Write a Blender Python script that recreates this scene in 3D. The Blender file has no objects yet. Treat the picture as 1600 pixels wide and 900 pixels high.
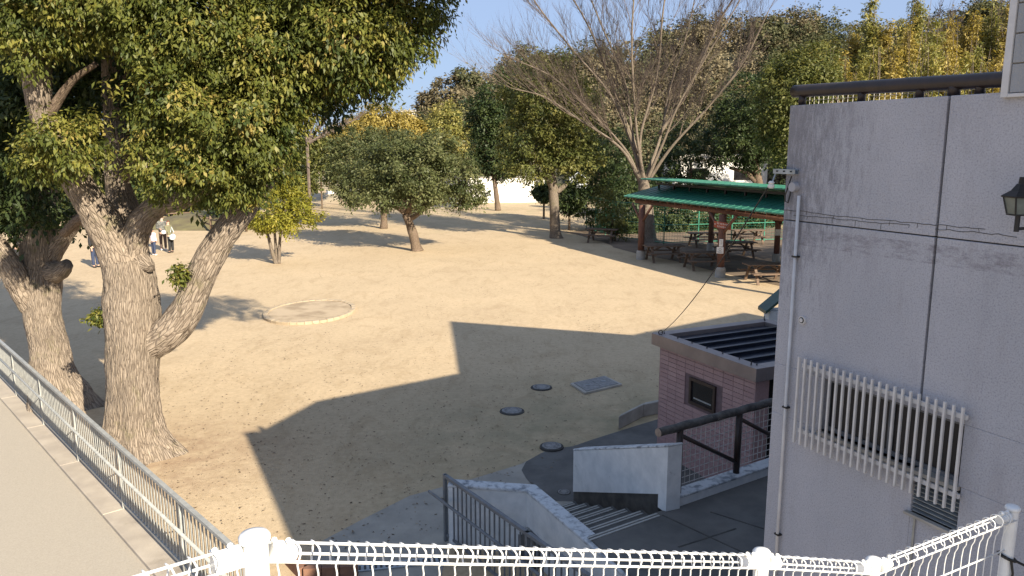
import bpy, math, random
import numpy as np
from mathutils import Vector, Matrix, noise
random.seed(7); rng = np.random.default_rng(7)
SC = bpy.context.scene
COL = SC.collection
# ---------------------------------------------------------------- camera
F = 1230.0; YH = 230.0; H = 5.2
PIT = math.atan((450 - YH) / F)
cd = bpy.data.cameras.new('camera'); cam = bpy.data.objects.new('camera', cd); COL.objects.link(cam)
cam.location = (0, 0, H); cam.rotation_euler = (math.pi / 2 - PIT, 0, 0)
cd.sensor_width = 36; cd.lens = F / 1600 * 36; cd.clip_start = .05; cd.clip_end = 2000
SC.camera = cam
# ---------------------------------------------------------------- sky and sun
SUN_AZ, SUN_EL = 143.0, 26.8
w = bpy.data.worlds.new('World'); SC.world = w; w.use_nodes = True
nt = w.node_tree; bg = nt.nodes['Background']
sky = nt.nodes.new('ShaderNodeTexSky'); sky.sky_type = 'NISHITA'; sky.sun_disc = False
sky.sun_elevation = math.radians(SUN_EL); sky.sun_rotation = math.radians(SUN_AZ)
sky.air_density = 1.0; sky.dust_density = .6; sky.ozone_density = 6.0; sky.altitude = 50
hz = nt.nodes.new('ShaderNodeMix'); hz.data_type = 'RGBA'; hz.inputs[0].default_value = .75   # thin even winter haze over the whole sky
nt.links.new(sky.outputs[0], hz.inputs[6]); hz.inputs[7].default_value = (3.2, 4.0, 5.8, 1); nt.links.new(hz.outputs[2], bg.inputs[0]); bg.inputs[1].default_value = .066
a = math.radians(SUN_AZ); e = math.radians(SUN_EL)
TOSUN = Vector((math.sin(a) * math.cos(e), math.cos(a) * math.cos(e), math.sin(e)))
sl = bpy.data.lights.new('sun', 'SUN'); sl.energy = 5.0; sl.angle = math.radians(.5); sl.color = (1, .89, .72)
so = bpy.data.objects.new('sun', sl); COL.objects.link(so); so.rotation_euler = TOSUN.to_track_quat('Z', 'Y').to_euler(); so.location = (20, -20, 30)
vs = SC.view_settings; vs.view_transform = 'Standard'; vs.look = 'None'; vs.gamma = 1; vs.exposure = 1.16; vs.use_curve_mapping = False

# ---------------------------------------------------------------- survey helpers: bearings turned into metres
def ray(x, y):
    a = (x - 800) / F; b = (450 - y) / F
    return Vector((a, math.cos(PIT) + b * math.sin(PIT), -math.sin(PIT) + b * math.cos(PIT)))
def G(x, y, z=0.0):
    d = ray(x, y); t = (z - H) / d.z; return Vector((0, 0, H)) + d * t
def D(x, y, Y):
    d = ray(x, y); t = Y / d.y; return Vector((0, 0, H)) + d * t
V = Vector

# ---------------------------------------------------------------- mesh builder
class MB:
    def __init__(s): s.v = []; s.f = []; s.uv = []
    def add(s, vs, fs, uv=None):
        n = len(s.v); s.v += [tuple(p) for p in vs]; s.f += [tuple(i + n for i in f) for f in fs]
        s.uv += (uv if uv else [(p[0], p[1], p[2]) for p in vs]); return s
    def hexa(s, b, t):
        return s.add(list(b) + list(t), [(3, 2, 1, 0), (4, 5, 6, 7), (0, 1, 5, 4), (1, 2, 6, 5), (2, 3, 7, 6), (3, 0, 4, 7)])
    def box(s, c, d, rz=0):
        c = V(c); x, y, z = d[0] / 2, d[1] / 2, d[2] / 2; R = Matrix.Rotation(rz, 3, 'Z')
        q = [c + R @ V((i, j, k)) for k in (-z, z) for i, j in ((-x, -y), (x, -y), (x, y), (-x, y))]
        return s.hexa(q[:4], q[4:])
    def beam(s, p, q, w, h, up=V((0, 0, 1))):
        p = V(p); q = V(q); d = (q - p).normalized(); side = d.cross(up)
        if side.length < 1e-4: side = d.cross(V((1, 0, 0)))
        side.normalize(); u = side.cross(d).normalized()
        a = [p + side * i * w / 2 + u * j * h / 2 for i, j in ((-1, -1), (1, -1), (1, 1), (-1, 1))]
        b = [k + (q - p) for k in a]
        return s.add(a + b, [(0, 1, 2, 3), (7, 6, 5, 4), (0, 4, 5, 1), (1, 5, 6, 2), (2, 6, 7, 3), (3, 7, 4, 0)])
    def prism(s, pts, z0, z1):
        n = len(pts); f0 = z0 if callable(z0) else (lambda p: z0); f1 = z1 if callable(z1) else (lambda p: z1)
        ar = sum(pts[i][0] * pts[(i + 1) % n][1] - pts[(i + 1) % n][0] * pts[i][1] for i in range(n))
        if ar < 0: pts = pts[::-1]
        vs = [(p[0], p[1], f0(p)) for p in pts] + [(p[0], p[1], f1(p)) for p in pts]
        return s.add(vs, [tuple(range(n - 1, -1, -1)), tuple(range(n, 2 * n))] + [(i, (i + 1) % n, n + (i + 1) % n, n + i) for i in range(n)])
    def sheet(s, pts, z):
        n = len(pts)
        ar = sum(pts[i][0] * pts[(i + 1) % n][1] - pts[(i + 1) % n][0] * pts[i][1] for i in range(n))
        if ar < 0: pts = pts[::-1]
        return s.add([(p[0], p[1], z) for p in pts], [tuple(range(n))])
    def tube(s, path, rad, seg=8, rough=0, ridge=0, ns=1.0, cap=True, mod=None):
        path = [V(p) for p in path]; n = len(path)
        if not hasattr(rad, '__len__'): rad = [rad] * n
        vs = []; uv = []; L = 0
        t = (path[1] - path[0]).normalized(); ref = t.orthogonal().normalized()
        for i in range(n):
            if i: L += (path[i] - path[i - 1]).length
            t2 = (path[min(i + 1, n - 1)] - path[max(i - 1, 0)]).normalized()
            ref = (ref - t2 * ref.dot(t2)).normalized(); b = t2.cross(ref)
            for k in range(seg + 1):
                th = 2 * math.pi * (k % seg) / seg; r = rad[i]; o = ref * math.cos(th) + b * math.sin(th)
                if rough or ridge:
                    q = path[i] + o * r
                    r += rough * rad[i] * noise.noise(q * ns * 1.6) + rough * .5 * rad[i] * noise.noise(q * ns * 5)
                    r += ridge * (1 - abs(noise.noise(V((math.cos(th) * 7 * rad[i] / .4, math.sin(th) * 7 * rad[i] / .4, L * 3 + 3.3)))) * 3)
                if mod: r *= mod(path[i], o)
                vs.append(path[i] + o * r); uv.append((2 * math.pi * k / seg * rad[0], L, 0))
        S = seg + 1
        fs = [(i * S + k, i * S + k + 1, (i + 1) * S + k + 1, (i + 1) * S + k) for i in range(n - 1) for k in range(seg)]
        if cap: fs += [tuple(range(seg - 1, -1, -1)), tuple((n - 1) * S + k for k in range(seg))]
        return s.add(vs, fs, uv)
    def lathe(s, c, prof, seg=16):
        c = V(c); n = len(prof)
        vs = [c + V((r * math.cos(2 * math.pi * k / seg), r * math.sin(2 * math.pi * k / seg), z)) for r, z in prof for k in range(seg)]
        fs = [(i * seg + k, i * seg + (k + 1) % seg, (i + 1) * seg + (k + 1) % seg, (i + 1) * seg + k) for i in range(n - 1) for k in range(seg)]
        fs += [tuple(range(seg - 1, -1, -1)), tuple((n - 1) * seg + k for k in range(seg))]
        return s.add(vs, fs)
def link(name, me, m, parent=None, origin=None):
    o = bpy.data.objects.new(name, me); COL.objects.link(o)
    if m and not me.materials: me.materials.append(m)
    if parent is not None: o.parent = parent
    elif origin is not None: o.location = origin
    return o
def build(name, mb, m, parent=None, org=None, smooth=False, bevel=0):
    """org: world point the vertices are stored relative to (the thing's base)."""
    me = bpy.data.meshes.new(name)
    if org is None:
        org = V((0, 0, 0)); p = parent
        while p is not None: org = org + p.location; p = p.parent
        if parent is None and mb.v:
            q = np.array(mb.v); org = V(((q[:, 0].min() + q[:, 0].max()) / 2, (q[:, 1].min() + q[:, 1].max()) / 2, q[:, 2].min()))
    me.from_pydata([(p[0] - org[0], p[1] - org[1], p[2] - org[2]) for p in mb.v], [], mb.f)
    at = me.attributes.new('bk', 'FLOAT_VECTOR', 'POINT'); at.data.foreach_set('vector', [c for u in mb.uv for c in u])
    if smooth: me.polygons.foreach_set('use_smooth', [True] * len(me.polygons))
    me.update()
    o = link(name, me, m, parent, org if parent is None else None)
    if bevel:
        b = o.modifiers.new('bevel', 'BEVEL'); b.width = bevel; b.segments = 2; b.limit_method = 'ANGLE'
    return o
def tag(o, label=None, cat=None, group=None, kind=None):
    if label: o['label'] = label
    if cat: o['category'] = cat
    if group: o['group'] = group
    if kind: o['kind'] = kind
    return o
def thing(name, loc, label, cat, group=None):
    o = bpy.data.objects.new(name, None); COL.objects.link(o); o.location = loc; o.empty_display_size = .2
    return tag(o, label, cat, group)
def copy_tree(o, parent=None):
    c = o.copy(); COL.objects.link(c); c.parent = parent
    for ch in list(o.children): copy_tree(ch, c)
    return c

# ---------------------------------------------------------------- materials
def nodes(name):
    m = bpy.data.materials.new(name); m.use_nodes = True; n = m.node_tree; return m, n, n.nodes['Principled BSDF'], n.links
def ramp(n, L, src, stops):
    r = n.nodes.new('ShaderNodeValToRGB'); el = r.color_ramp.elements
    while len(el) < len(stops): el.new(.5)
    for e_, (p, c) in zip(el, stops): e_.position = p; e_.color = (*c, 1)
    L.new(src, r.inputs[0]); return r
def tex(n, L, coord, scale, detail=6, rough=.6, st=(1, 1, 1), kind='noise', dist=0):
    mp = n.nodes.new('ShaderNodeMapping'); mp.inputs['Scale'].default_value = st; L.new(coord, mp.inputs[0])
    if kind == 'noise':
        t = n.nodes.new('ShaderNodeTexNoise'); t.inputs['Scale'].default_value = scale; t.inputs['Detail'].default_value = detail
        t.inputs['Roughness'].default_value = rough; t.inputs['Distortion'].default_value = dist; L.new(mp.outputs[0], t.inputs['Vector']); return t.outputs[0]
    t = n.nodes.new('ShaderNodeTexVoronoi'); t.inputs['Scale'].default_value = scale
    if kind == 'edge': t.feature = 'DISTANCE_TO_EDGE'
    L.new(mp.outputs[0], t.inputs['Vector']); return t.outputs['Distance']
def coord(n, L, world=True, attr=None):
    if attr:
        c = n.nodes.new('ShaderNodeAttribute'); c.attribute_name = attr; return c.outputs['Vector']
    if world: return n.nodes.new('ShaderNodeNewGeometry').outputs['Position']
    return n.nodes.new('ShaderNodeTexCoord').outputs['Object']
def mixc(n, L, fac, a, b, mode='MIX'):
    x = n.nodes.new('ShaderNodeMix'); x.data_type = 'RGBA'; x.blend_type = mode
    for sock, v in ((x.inputs[0], fac), (x.inputs[6], a), (x.inputs[7], b)):
        if isinstance(v, (int, float)): sock.default_value = v
        elif isinstance(v, tuple): sock.default_value = (*v, 1)
        else: L.new(v, sock)
    return x.outputs[2]
def bump(n, L, bs, h, strength, dist=.02):
    b = n.nodes.new('ShaderNodeBump'); b.inputs['Strength'].default_value = strength; b.inputs['Distance'].default_value = dist
    L.new(h, b.inputs['Height']); L.new(b.outputs[0], bs.inputs['Normal']); return b
def pm(name, c1, c2=None, scale=6, rough=.8, bs=None, bst=.3, bd=.01, st=(1, 1, 1), metal=0, attr=None, lo=.35, hi=.65, stain=None, world=True):
    m, n, B, L = nodes(name); co = coord(n, L, world, attr); c2 = c2 or tuple(x * .8 for x in c1)
    t = tex(n, L, co, scale, st=st); r = ramp(n, L, t, [(lo, c2), (hi, c1)]); out = r.outputs[0]
    if stain:
        t2 = tex(n, L, co, stain[0], st=stain[3] if len(stain) > 3 else (1, 1, 1)); f = ramp(n, L, t2, [(stain[2], (0, 0, 0)), (stain[2] + .12, (1, 1, 1))])
        out = mixc(n, L, f.outputs[0], out, stain[1])
    L.new(out, B.inputs['Base Color']); B.inputs['Roughness'].default_value = rough; B.inputs['Metallic'].default_value = metal
    if bs: bump(n, L, B, tex(n, L, co, bs, detail=8, st=st), bst, bd)
    return m
M = {}
M['white_paint'] = pm('white_paint', (.82, .82, .80), (.70, .70, .68), 14, .35, 60, .1, .002, stain=(55, (.42, .30, .20), .72))
M['grey_metal'] = pm('grey_metal', (.38, .385, .36), (.28, .285, .27), 10, .45, 50, .15, .002)
M['rail_dark'] = pm('rail_dark', (.16, .17, .18), (.11, .12, .13), 8, .5)
M['concrete'] = pm('concrete', (.42, .39, .34), (.30, .28, .24), 3, .9, 40, .5, .006, stain=(1.3, (.24, .22, .19), .58))
M['white_wall'] = pm('white_wall', (.66, .68, .68), (.52, .55, .56), 5, .8, 60, .4, .004, stain=(9, (.22, .23, .23), .66))
M['bare_concrete'] = pm('bare_concrete', (.08, .075, .065), (.035, .033, .03), 6, .9, 30, .4, .006)
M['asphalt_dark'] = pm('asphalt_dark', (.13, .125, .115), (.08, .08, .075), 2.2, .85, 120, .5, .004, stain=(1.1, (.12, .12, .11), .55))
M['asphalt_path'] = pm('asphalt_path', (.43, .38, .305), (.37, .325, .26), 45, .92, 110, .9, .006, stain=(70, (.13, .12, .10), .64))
M['pad'] = pm('pad', (.36, .335, .285), (.27, .255, .22), 2.0, .9, 60, .4, .005)
M['iron'] = pm('iron', (.25, .245, .235), (.14, .14, .135), 14, .6, 60, .5, .004)
M['dark_bar'] = pm('dark_bar', (.035, .022, .018), (.02, .013, .011), 10, .45, 30, .3, .004)
M['log_bark'] = pm('log_bark', (.10, .095, .085), (.035, .03, .028), 9, .8, 30, .8, .01, st=(1, 1, 1), stain=(20, (.22, .20, .17), .62))
M['log_end'] = pm('log_end', (.30, .24, .19), (.2, .15, .12), 20, .8)
M['post_wood'] = pm('post_wood', (.17, .075, .045), (.085, .038, .026), 7, .75, 40, .6, .008, st=(3, 3, .6))
M['table_wood'] = pm('table_wood', (.19, .125, .08), (.09, .06, .042), 9, .8, 40, .5, .005, st=(1, 1, 4))
M['green_metal'] = pm('green_metal', (.032, .175, .115), (.024, .13, .09), 1.5, .42, 30, .1, .003, stain=(2.5, (.05, .20, .14), .68))
M['green_fence'] = pm('green_fence', (.06, .26, .17), (.04, .18, .12), 8, .5)
M['fascia'] = pm('fascia', (.30, .255, .235), (.235, .20, .19), 3, .38, metal=.35)
M['deck_metal'] = pm('deck_metal', (.030, .036, .055), (.018, .022, .036), 3, .3, metal=.4)
M['mortar'] = pm('mortar', (.20, .14, .14), (.15, .10, .10), 12, .9)
M['glass'] = pm('glass', (.02, .02, .022), (.01, .01, .012), 2, .08)
M['dull_glass'] = pm('dull_glass', (.016, .016, .018), (.010, .010, .012), 2, .5)
M['dark_room'] = pm('dark_room', (.02, .018, .018), (.01, .01, .01), 2, .9)
M['frame_brown'] = pm('frame_brown', (.055, .035, .028), (.035, .022, .018), 6, .4)
M['bar_paint'] = pm('bar_paint', (.62, .61, .59), (.52, .51, .50), 9, .4, stain=(18, (.38, .34, .31), .66))
M['plate_steel'] = pm('plate_steel', (.36, .40, .42), (.25, .28, .30), 12, .4, metal=.6)
M['black'] = pm('black', (.012, .012, .013), (.008, .008, .008), 5, .5)
M['wire_dark'] = pm('wire_dark', (.03, .028, .025), (.02, .02, .018), 5, .6)
M['mesh_pale'] = pm('mesh_pale', (.58, .56, .53), (.42, .40, .38), 12, .5)
M['sign_red'] = pm('sign_red', (.36, .085, .04), (.24, .06, .03), 12, .6)
M['sign_white'] = pm('sign_white', (.75, .74, .70), (.62, .61, .58), 8, .6)
M['siding'] = pm('siding', (.34, .35, .36), (.28, .29, .30), 3, .7, 60, .8, .004, st=(9, 9, .6))
M['frosted'] = pm('frosted', (.16, .19, .17), (.10, .12, .11), 16, .35)
M['white_far'] = pm('white_far', (.80, .79, .74), (.68, .66, .60), .6, .9, stain=(.9, (.55, .50, .42), .62))
M['stone'] = pm('stone', (.45, .40, .33), (.30, .26, .21), 5, .9, 30, .5, .01)
M['nosing'] = pm('nosing', (.40, .40, .37), (.30, .30, .28), 12, .7)
M['step'] = pm('step', (.10, .10, .095), (.065, .065, .062), 5, .85, 60, .4, .004)

def sand_mat():
    m, n, B, L = nodes('sand'); co = coord(n, L)
    t1 = tex(n, L, co, .35, 6, .6); t2 = tex(n, L, co, 9, 8, .7); t3 = tex(n, L, co, 60, 3, .6)
    base = ramp(n, L, t1, [(.32, (.49, .38, .245)), (.52, (.525, .41, .265)), (.72, (.56, .435, .28))]).outputs[0]
    f2 = ramp(n, L, t2, [(.35, (.86, .85, .83)), (.62, (1.03, 1.02, 1.01))]).outputs[0]
    base = mixc(n, L, 1.0, base, f2, 'MULTIPLY')
    # trodden earth and thin grey grass beyond the open square
    sep = n.nodes.new('ShaderNodeSeparateXYZ'); L.new(co, sep.inputs[0])
    mr = n.nodes.new('ShaderNodeMapRange'); mr.inputs[1].default_value = 44; mr.inputs[2].default_value = 58; L.new(sep.outputs[1], mr.inputs[0])
    g = ramp(n, L, tex(n, L, co, .5, 6, .7), [(.46, (0, 0, 0)), (.70, (.8, .8, .8))]).outputs[0]
    fg = mixc(n, L, mr.outputs[0], (0., 0., 0.), g)
    base = mixc(n, L, fg, base, (.36, .31, .18))
    # mossy damp soil near the small building and the stairs
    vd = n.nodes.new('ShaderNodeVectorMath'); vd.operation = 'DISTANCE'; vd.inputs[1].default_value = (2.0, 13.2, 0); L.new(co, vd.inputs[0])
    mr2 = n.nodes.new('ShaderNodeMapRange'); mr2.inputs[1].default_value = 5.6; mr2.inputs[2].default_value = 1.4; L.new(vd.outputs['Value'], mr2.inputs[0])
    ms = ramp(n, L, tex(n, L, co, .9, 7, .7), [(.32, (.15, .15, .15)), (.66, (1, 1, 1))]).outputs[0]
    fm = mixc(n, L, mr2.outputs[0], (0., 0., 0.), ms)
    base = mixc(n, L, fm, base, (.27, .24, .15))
    # broad scuffs and drag marks from feet
    sc1 = ramp(n, L, tex(n, L, co, 1.7, 7, .7, (1, .45, 1), dist=1.2), [(.36, (.90, .885, .86)), (.50, (1, 1, 1)), (.66, (1.03, 1.03, 1.03))]).outputs[0]; base = mixc(n, L, 1.0, base, sc1, 'MULTIPLY')
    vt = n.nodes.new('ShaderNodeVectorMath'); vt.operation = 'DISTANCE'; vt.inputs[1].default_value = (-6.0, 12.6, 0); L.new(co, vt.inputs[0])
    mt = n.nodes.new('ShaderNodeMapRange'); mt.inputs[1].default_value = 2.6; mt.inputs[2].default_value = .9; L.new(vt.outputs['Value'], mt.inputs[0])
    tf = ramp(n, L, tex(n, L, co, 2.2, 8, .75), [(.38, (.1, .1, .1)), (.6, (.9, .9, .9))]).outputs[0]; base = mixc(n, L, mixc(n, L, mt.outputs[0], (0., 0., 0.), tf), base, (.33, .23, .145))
    # scattered dark crumbs
    cr = ramp(n, L, tex(n, L, co, 26, 2, .5), [(.27, (.25, .25, .25)), (.31, (1, 1, 1))]).outputs[0]
    base = mixc(n, L, 1.0, base, cr, 'MULTIPLY')
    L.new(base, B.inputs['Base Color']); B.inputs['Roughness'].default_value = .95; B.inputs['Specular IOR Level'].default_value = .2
    ad = n.nodes.new('ShaderNodeMath'); ad.operation = 'ADD'; L.new(t2, ad.inputs[0]); L.new(t3, ad.inputs[1]); bump(n, L, B, ad.outputs[0], .45, .02)
    return m
M['sand'] = sand_mat()

def render_wall_mat():
    m, n, B, L = nodes('rendered_wall'); co = coord(n, L, False)
    g = tex(n, L, co, 105, 8, .8); big = tex(n, L, co, 1.1, 6, .6)
    base = ramp(n, L, big, [(.35, (.395, .40, .43)), (.65, (.455, .455, .485))]).outputs[0]
    sp = ramp(n, L, g, [(.40, (.66, .66, .68)), (.50, (1, 1, 1)), (.62, (1.06, 1.06, 1.05))]).outputs[0]; base = mixc(n, L, 1., base, sp, 'MULTIPLY')
    sep = n.nodes.new('ShaderNodeSeparateXYZ'); L.new(co, sep.inputs[0])      # x along the wall, z up
    # black mould streaks under the coping, strongest at the outer corner
    st = tex(n, L, co, 9, 8, .8, (3, 3, .7))
    mz = n.nodes.new('ShaderNodeMapRange'); mz.inputs[1].default_value = 3.6; mz.inputs[2].default_value = 4.75; L.new(sep.outputs[2], mz.inputs[0])
    mx = n.nodes.new('ShaderNodeMapRange'); mx.inputs[1].default_value = 1.0; mx.inputs[2].default_value = .1; mx.inputs[3].default_value = .0; L.new(sep.outputs[0], mx.inputs[0])
    mu = n.nodes.new('ShaderNodeMath'); mu.operation = 'MULTIPLY'; L.new(mz.outputs[0], mu.inputs[0]); L.new(mx.outputs[0], mu.inputs[1])
    ad = n.nodes.new('ShaderNodeMath'); ad.operation = 'MULTIPLY_ADD'; L.new(mu.outputs[0], ad.inputs[0]); ad.inputs[1].default_value = .34; L.new(st, ad.inputs[2])
    f = ramp(n, L, ad.outputs[0], [(.66, (0, 0, 0)), (.86, (.6, .6, .6))]).outputs[0]
    base = mixc(n, L, f, base, (.10, .095, .105))
    st2 = ramp(n, L, tex(n, L, co, 3.2, 8, .75, (1.6, 1.6, .5)), [(.50, (0, 0, 0)), (.68, (.38, .38, .38))]).outputs[0]; base = mixc(n, L, st2, base, (.27, .255, .27))
    mb_ = n.nodes.new('ShaderNodeMath'); mb_.operation = 'COMPARE'; L.new(sep.outputs[2], mb_.inputs[0]); mb_.inputs[1].default_value = 4.62; mb_.inputs[2].default_value = .055
    gr = ramp(n, L, tex(n, L, co, 7, 8, .8, (1, 1, 2.5)), [(.46, (0, 0, 0)), (.62, (.8, .8, .8))]).outputs[0]; base = mixc(n, L, mixc(n, L, mb_.outputs[0], (0., 0., 0.), gr), base, (.20, .185, .20))
    L.new(base, B.inputs['Base Color']); B.inputs['Roughness'].default_value = .9; bump(n, L, B, g, .55, .006)
    return m
M['rendered_wall'] = render_wall_mat()

def bark_mat(name, c1, c2, c3, sc=1.0, st=.9):
    m, n, B, L = nodes(name); co = coord(n, L, attr='bk')
    t = tex(n, L, co, 17 * sc, 8, .7, (1.5, .34, 1), dist=.25); v = tex(n, L, co, 13 * sc, st=(1.4, .33, 1), kind='edge')
    big = tex(n, L, coord(n, L), 1.6, 5, .6)
    base = ramp(n, L, t, [(.3, c3), (.48, c2), (.68, c1)]).outputs[0]
    base = mixc(n, L, ramp(n, L, big, [(.45, (0, 0, 0)), (.75, (.7, .7, .7))]).outputs[0], base, tuple(x * .72 for x in c2))
    cr = ramp(n, L, v, [(.0, (.35, .33, .32)), (.09, (1, 1, 1))]).outputs[0]; base = mixc(n, L, .8, base, cr, 'MULTIPLY')
    ms = ramp(n, L, tex(n, L, coord(n, L), 2.3, 8, .75), [(.56, (0, 0, 0)), (.66, (.75, .75, .75))]).outputs[0]; base = mixc(n, L, ms, base, tuple(x * y for x, y in zip(c2, (.62, .68, .50))))
    L.new(base, B.inputs['Base Color']); B.inputs['Roughness'].default_value = .95; B.inputs['Specular IOR Level'].default_value = .15
    mn = n.nodes.new('ShaderNodeMath'); mn.operation = 'MINIMUM'; L.new(v, mn.inputs[0]); mn.inputs[1].default_value = .16
    ad = n.nodes.new('ShaderNodeMath'); ad.operation = 'MULTIPLY_ADD'; L.new(mn.outputs[0], ad.inputs[0]); ad.inputs[1].default_value = 3.; L.new(t, ad.inputs[2])
    bump(n, L, B, ad.outputs[0], st, .035 / sc)
    return m
M['bark'] = bark_mat('bark', (.42, .35, .275), (.29, .235, .18), (.12, .09, .07))
M['bark_small'] = bark_mat('bark_small', (.26, .20, .145), (.17, .125, .09), (.09, .065, .05), 1.6, .6)
M['bark_pale'] = bark_mat('bark_pale', (.27, .225, .175), (.19, .155, .12), (.15, .115, .085), 1.3, .5)
M['twig'] = pm('twig', (.17, .13, .10), (.10, .075, .06), 4, .9)

def leaf_mat(name, stops, rough=.52, trans=.28, tc=None):
    m, n, B, L = nodes(name)
    at = n.nodes.new('ShaderNodeAttribute'); at.attribute_name = 'lv'
    r = ramp(n, L, at.outputs['Fac'], stops); L.new(r.outputs[0], B.inputs['Base Color']); B.inputs['Roughness'].default_value = rough; B.inputs['Specular IOR Level'].default_value = .32
    tr = n.nodes.new('ShaderNodeBsdfTranslucent'); hs = n.nodes.new('ShaderNodeHueSaturation'); hs.inputs['Value'].default_value = 1.5; hs.inputs['Saturation'].default_value = 1.1
    L.new(r.outputs[0], hs.inputs['Color']); L.new(hs.outputs[0], tr.inputs[0])
    mx = n.nodes.new('ShaderNodeMixShader'); mx.inputs[0].default_value = trans
    L.new(B.outputs[0], mx.inputs[1]); L.new(tr.outputs[0], mx.inputs[2]); L.new(mx.outputs[0], n.nodes['Material Output'].inputs[0]); return m
M['leaf_big'] = leaf_mat('leaf_camphor', [(0, (.04, .06, .014)), (.5, (.115, .13, .026)), (.8, (.20, .19, .04)), (1, (.29, .23, .065))])
M['leaf_dome'] = leaf_mat('leaf_dome', [(0, (.05, .065, .022)), (.5, (.10, .115, .042)), (1, (.17, .17, .07))])
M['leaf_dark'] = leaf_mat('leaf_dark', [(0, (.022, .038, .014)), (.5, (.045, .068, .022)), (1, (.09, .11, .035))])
M['leaf_mid'] = leaf_mat('leaf_mid', [(0, (.05, .065, .018)), (.5, (.11, .12, .03)), (1, (.20, .185, .055))])
M['leaf_yellow'] = leaf_mat('leaf_yellow', [(0, (.12, .13, .02)), (.5, (.22, .21, .025)), (1, (.36, .31, .05))])
M['leaf_gold'] = leaf_mat('leaf_gold', [(0, (.17, .135, .035)), (.5, (.30, .235, .055)), (1, (.42, .33, .10))])
M['leaf_bamboo'] = leaf_mat('leaf_bamboo', [(0, (.11, .12, .03)), (.5, (.22, .21, .055)), (1, (.36, .30, .09))])
M['leaf_brown'] = leaf_mat('leaf_brown', [(0, (.10, .085, .045)), (.5, (.165, .135, .075)), (1, (.24, .20, .12))], .8, .15)
M['leaf_hill'] = leaf_mat('leaf_hill', [(0, (.04, .05, .022)), (.5, (.085, .09, .04)), (1, (.14, .13, .06))], .8, .15)

# ---------------------------------------------------------------- foliage
def leaf_mesh(name, P, size, drop=.5, aspect=.42, lv=None, outn=None):
    """one folded diamond leaf per point of P (n,3); returns a mesh"""
    n = len(P)
    az = rng.uniform(0, 2 * np.pi, n); el = rng.normal(-drop, .5, n)
    d = np.stack([np.cos(az) * np.cos(el), np.sin(az) * np.cos(el), np.sin(el)], 1)
    if outn is not None: d = d + outn * .5; d /= np.linalg.norm(d, axis=1)[:, None]
    u = rng.normal(0, .65, (n, 3)) + np.array([0, 0, 1.0])
    if outn is not None: u = u + outn * .8
    s = np.cross(d, u); s /= np.linalg.norm(s, axis=1)[:, None] + 1e-6
    nn = np.cross(s, d)
    L = size * rng.uniform(.5, 1.45, n)[:, None]; W = L * aspect * rng.uniform(.75, 1.3, n)[:, None]
    v = np.empty((n, 4, 3)); v[:, 0] = P; v[:, 1] = P + d * L * .5 + s * W * .5 + nn * L * .06; v[:, 2] = P + d * L - nn * L * .10; v[:, 3] = P + d * L * .5 - s * W * .5 + nn * L * .06
    me = bpy.data.meshes.new(name); me.vertices.add(4 * n); me.vertices.foreach_set('co', v.ravel())
    me.loops.add(4 * n); me.loops.foreach_set('vertex_index', np.arange(4 * n)); me.polygons.add(n); me.polygons.foreach_set('loop_start', np.arange(n) * 4)
    me.update(calc_edges=True)
    at = me.attributes.new('lv', 'FLOAT', 'FACE'); at.data.foreach_set('value', np.clip(lv if lv is not None else rng.uniform(0, 1, n), 0, 1)); return me
def crown_points(lobes, n, clump=.35, shell=.45, per=40, flat=.8, gap=.0):
    """lobes: (x,y,z,rx,ry,rz). Leaves gathered into sprays spread through each lobe's volume"""
    vol = np.array([l[3] * l[4] * l[5] for l in lobes]) ** (2 / 3); vol /= vol.sum(); P = []; O = []; T = []
    for l, f in zip(lobes, vol):
        nc = max(4, int(n * f / per)); dr = rng.normal(size=(nc, 3)); dr /= np.linalg.norm(dr, axis=1)[:, None]
        rr = shell + (1.06 - shell) * rng.uniform(0, 1, nc) ** .6
        lump = np.array([noise.noise(V((*(q * 1.9 + np.array(l[:3])),))) for q in dr])
        rr = rr * (1 + .26 * lump)
        keep = np.array([noise.noise(V((*(q * 3.1 + np.array(l[:3]) * 1.7),))) for q in dr]) > (-.9 + gap)
        c = np.array(l[:3]) + dr * rr[:, None] * np.array(l[3:6]); c = c[keep]; dk = dr[keep]
        k = rng.integers(int(per * .5), int(per * 1.5), len(c)); idx = np.repeat(np.arange(len(c)), k)
        sz = clump * rng.uniform(.6, 1.4, len(c))
        p = c[idx] + rng.normal(0, .5, (len(idx), 3)) * sz[idx][:, None] * np.array([1, 1, flat])
        P.append(p); O.append(dk[idx]); T.append(np.clip(rng.normal(.48, .24, len(c))[idx] + rng.normal(0, .09, len(idx)), 0, 1))
    return np.concatenate(P), np.concatenate(O), np.concatenate(T)
def crown(root, lobes, n, size, m, clump=.35, shell=.45, per=40, drop=.5, name='crown', aspect=.42, gap=0, flat=.8, label=None):
    P, O, T = crown_points(lobes, n, clump, shell, per, flat, gap)
    P = P - np.array(root.location); me = leaf_mesh(name, P, size, drop, aspect, T, O)
    o = link(name, me, M[m], root); o['kind'] = 'stuff'
    if label: o['label'] = label
    return o
def smooth_path(pts, n):
    """Catmull-Rom through (x,y,z,r)"""
    p = [np.array(q, float) for q in pts]; p = [2 * p[0] - p[1]] + p + [2 * p[-1] - p[-2]]; out = []
    for i in range(1, len(p) - 2):
        for k in range(n):
            t = k / n; a, b, c, d = p[i - 1:i + 3]
            out.append(.5 * ((2 * b) + (-a + c) * t + (2 * a - 5 * b + 4 * c - d) * t * t + (-a + 3 * b - 3 * c + d) * t ** 3))
    out.append(p[-2]); return out
def limb(mb, pts, n=10, seg=16, rough=.1, ridge=0, ns=1.0, mod=None):
    q = smooth_path(pts, n); mb.tube([V(k[:3]) for k in q], [max(k[3], .006) for k in q], seg, rough, ridge, ns, mod=mod)
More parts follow.
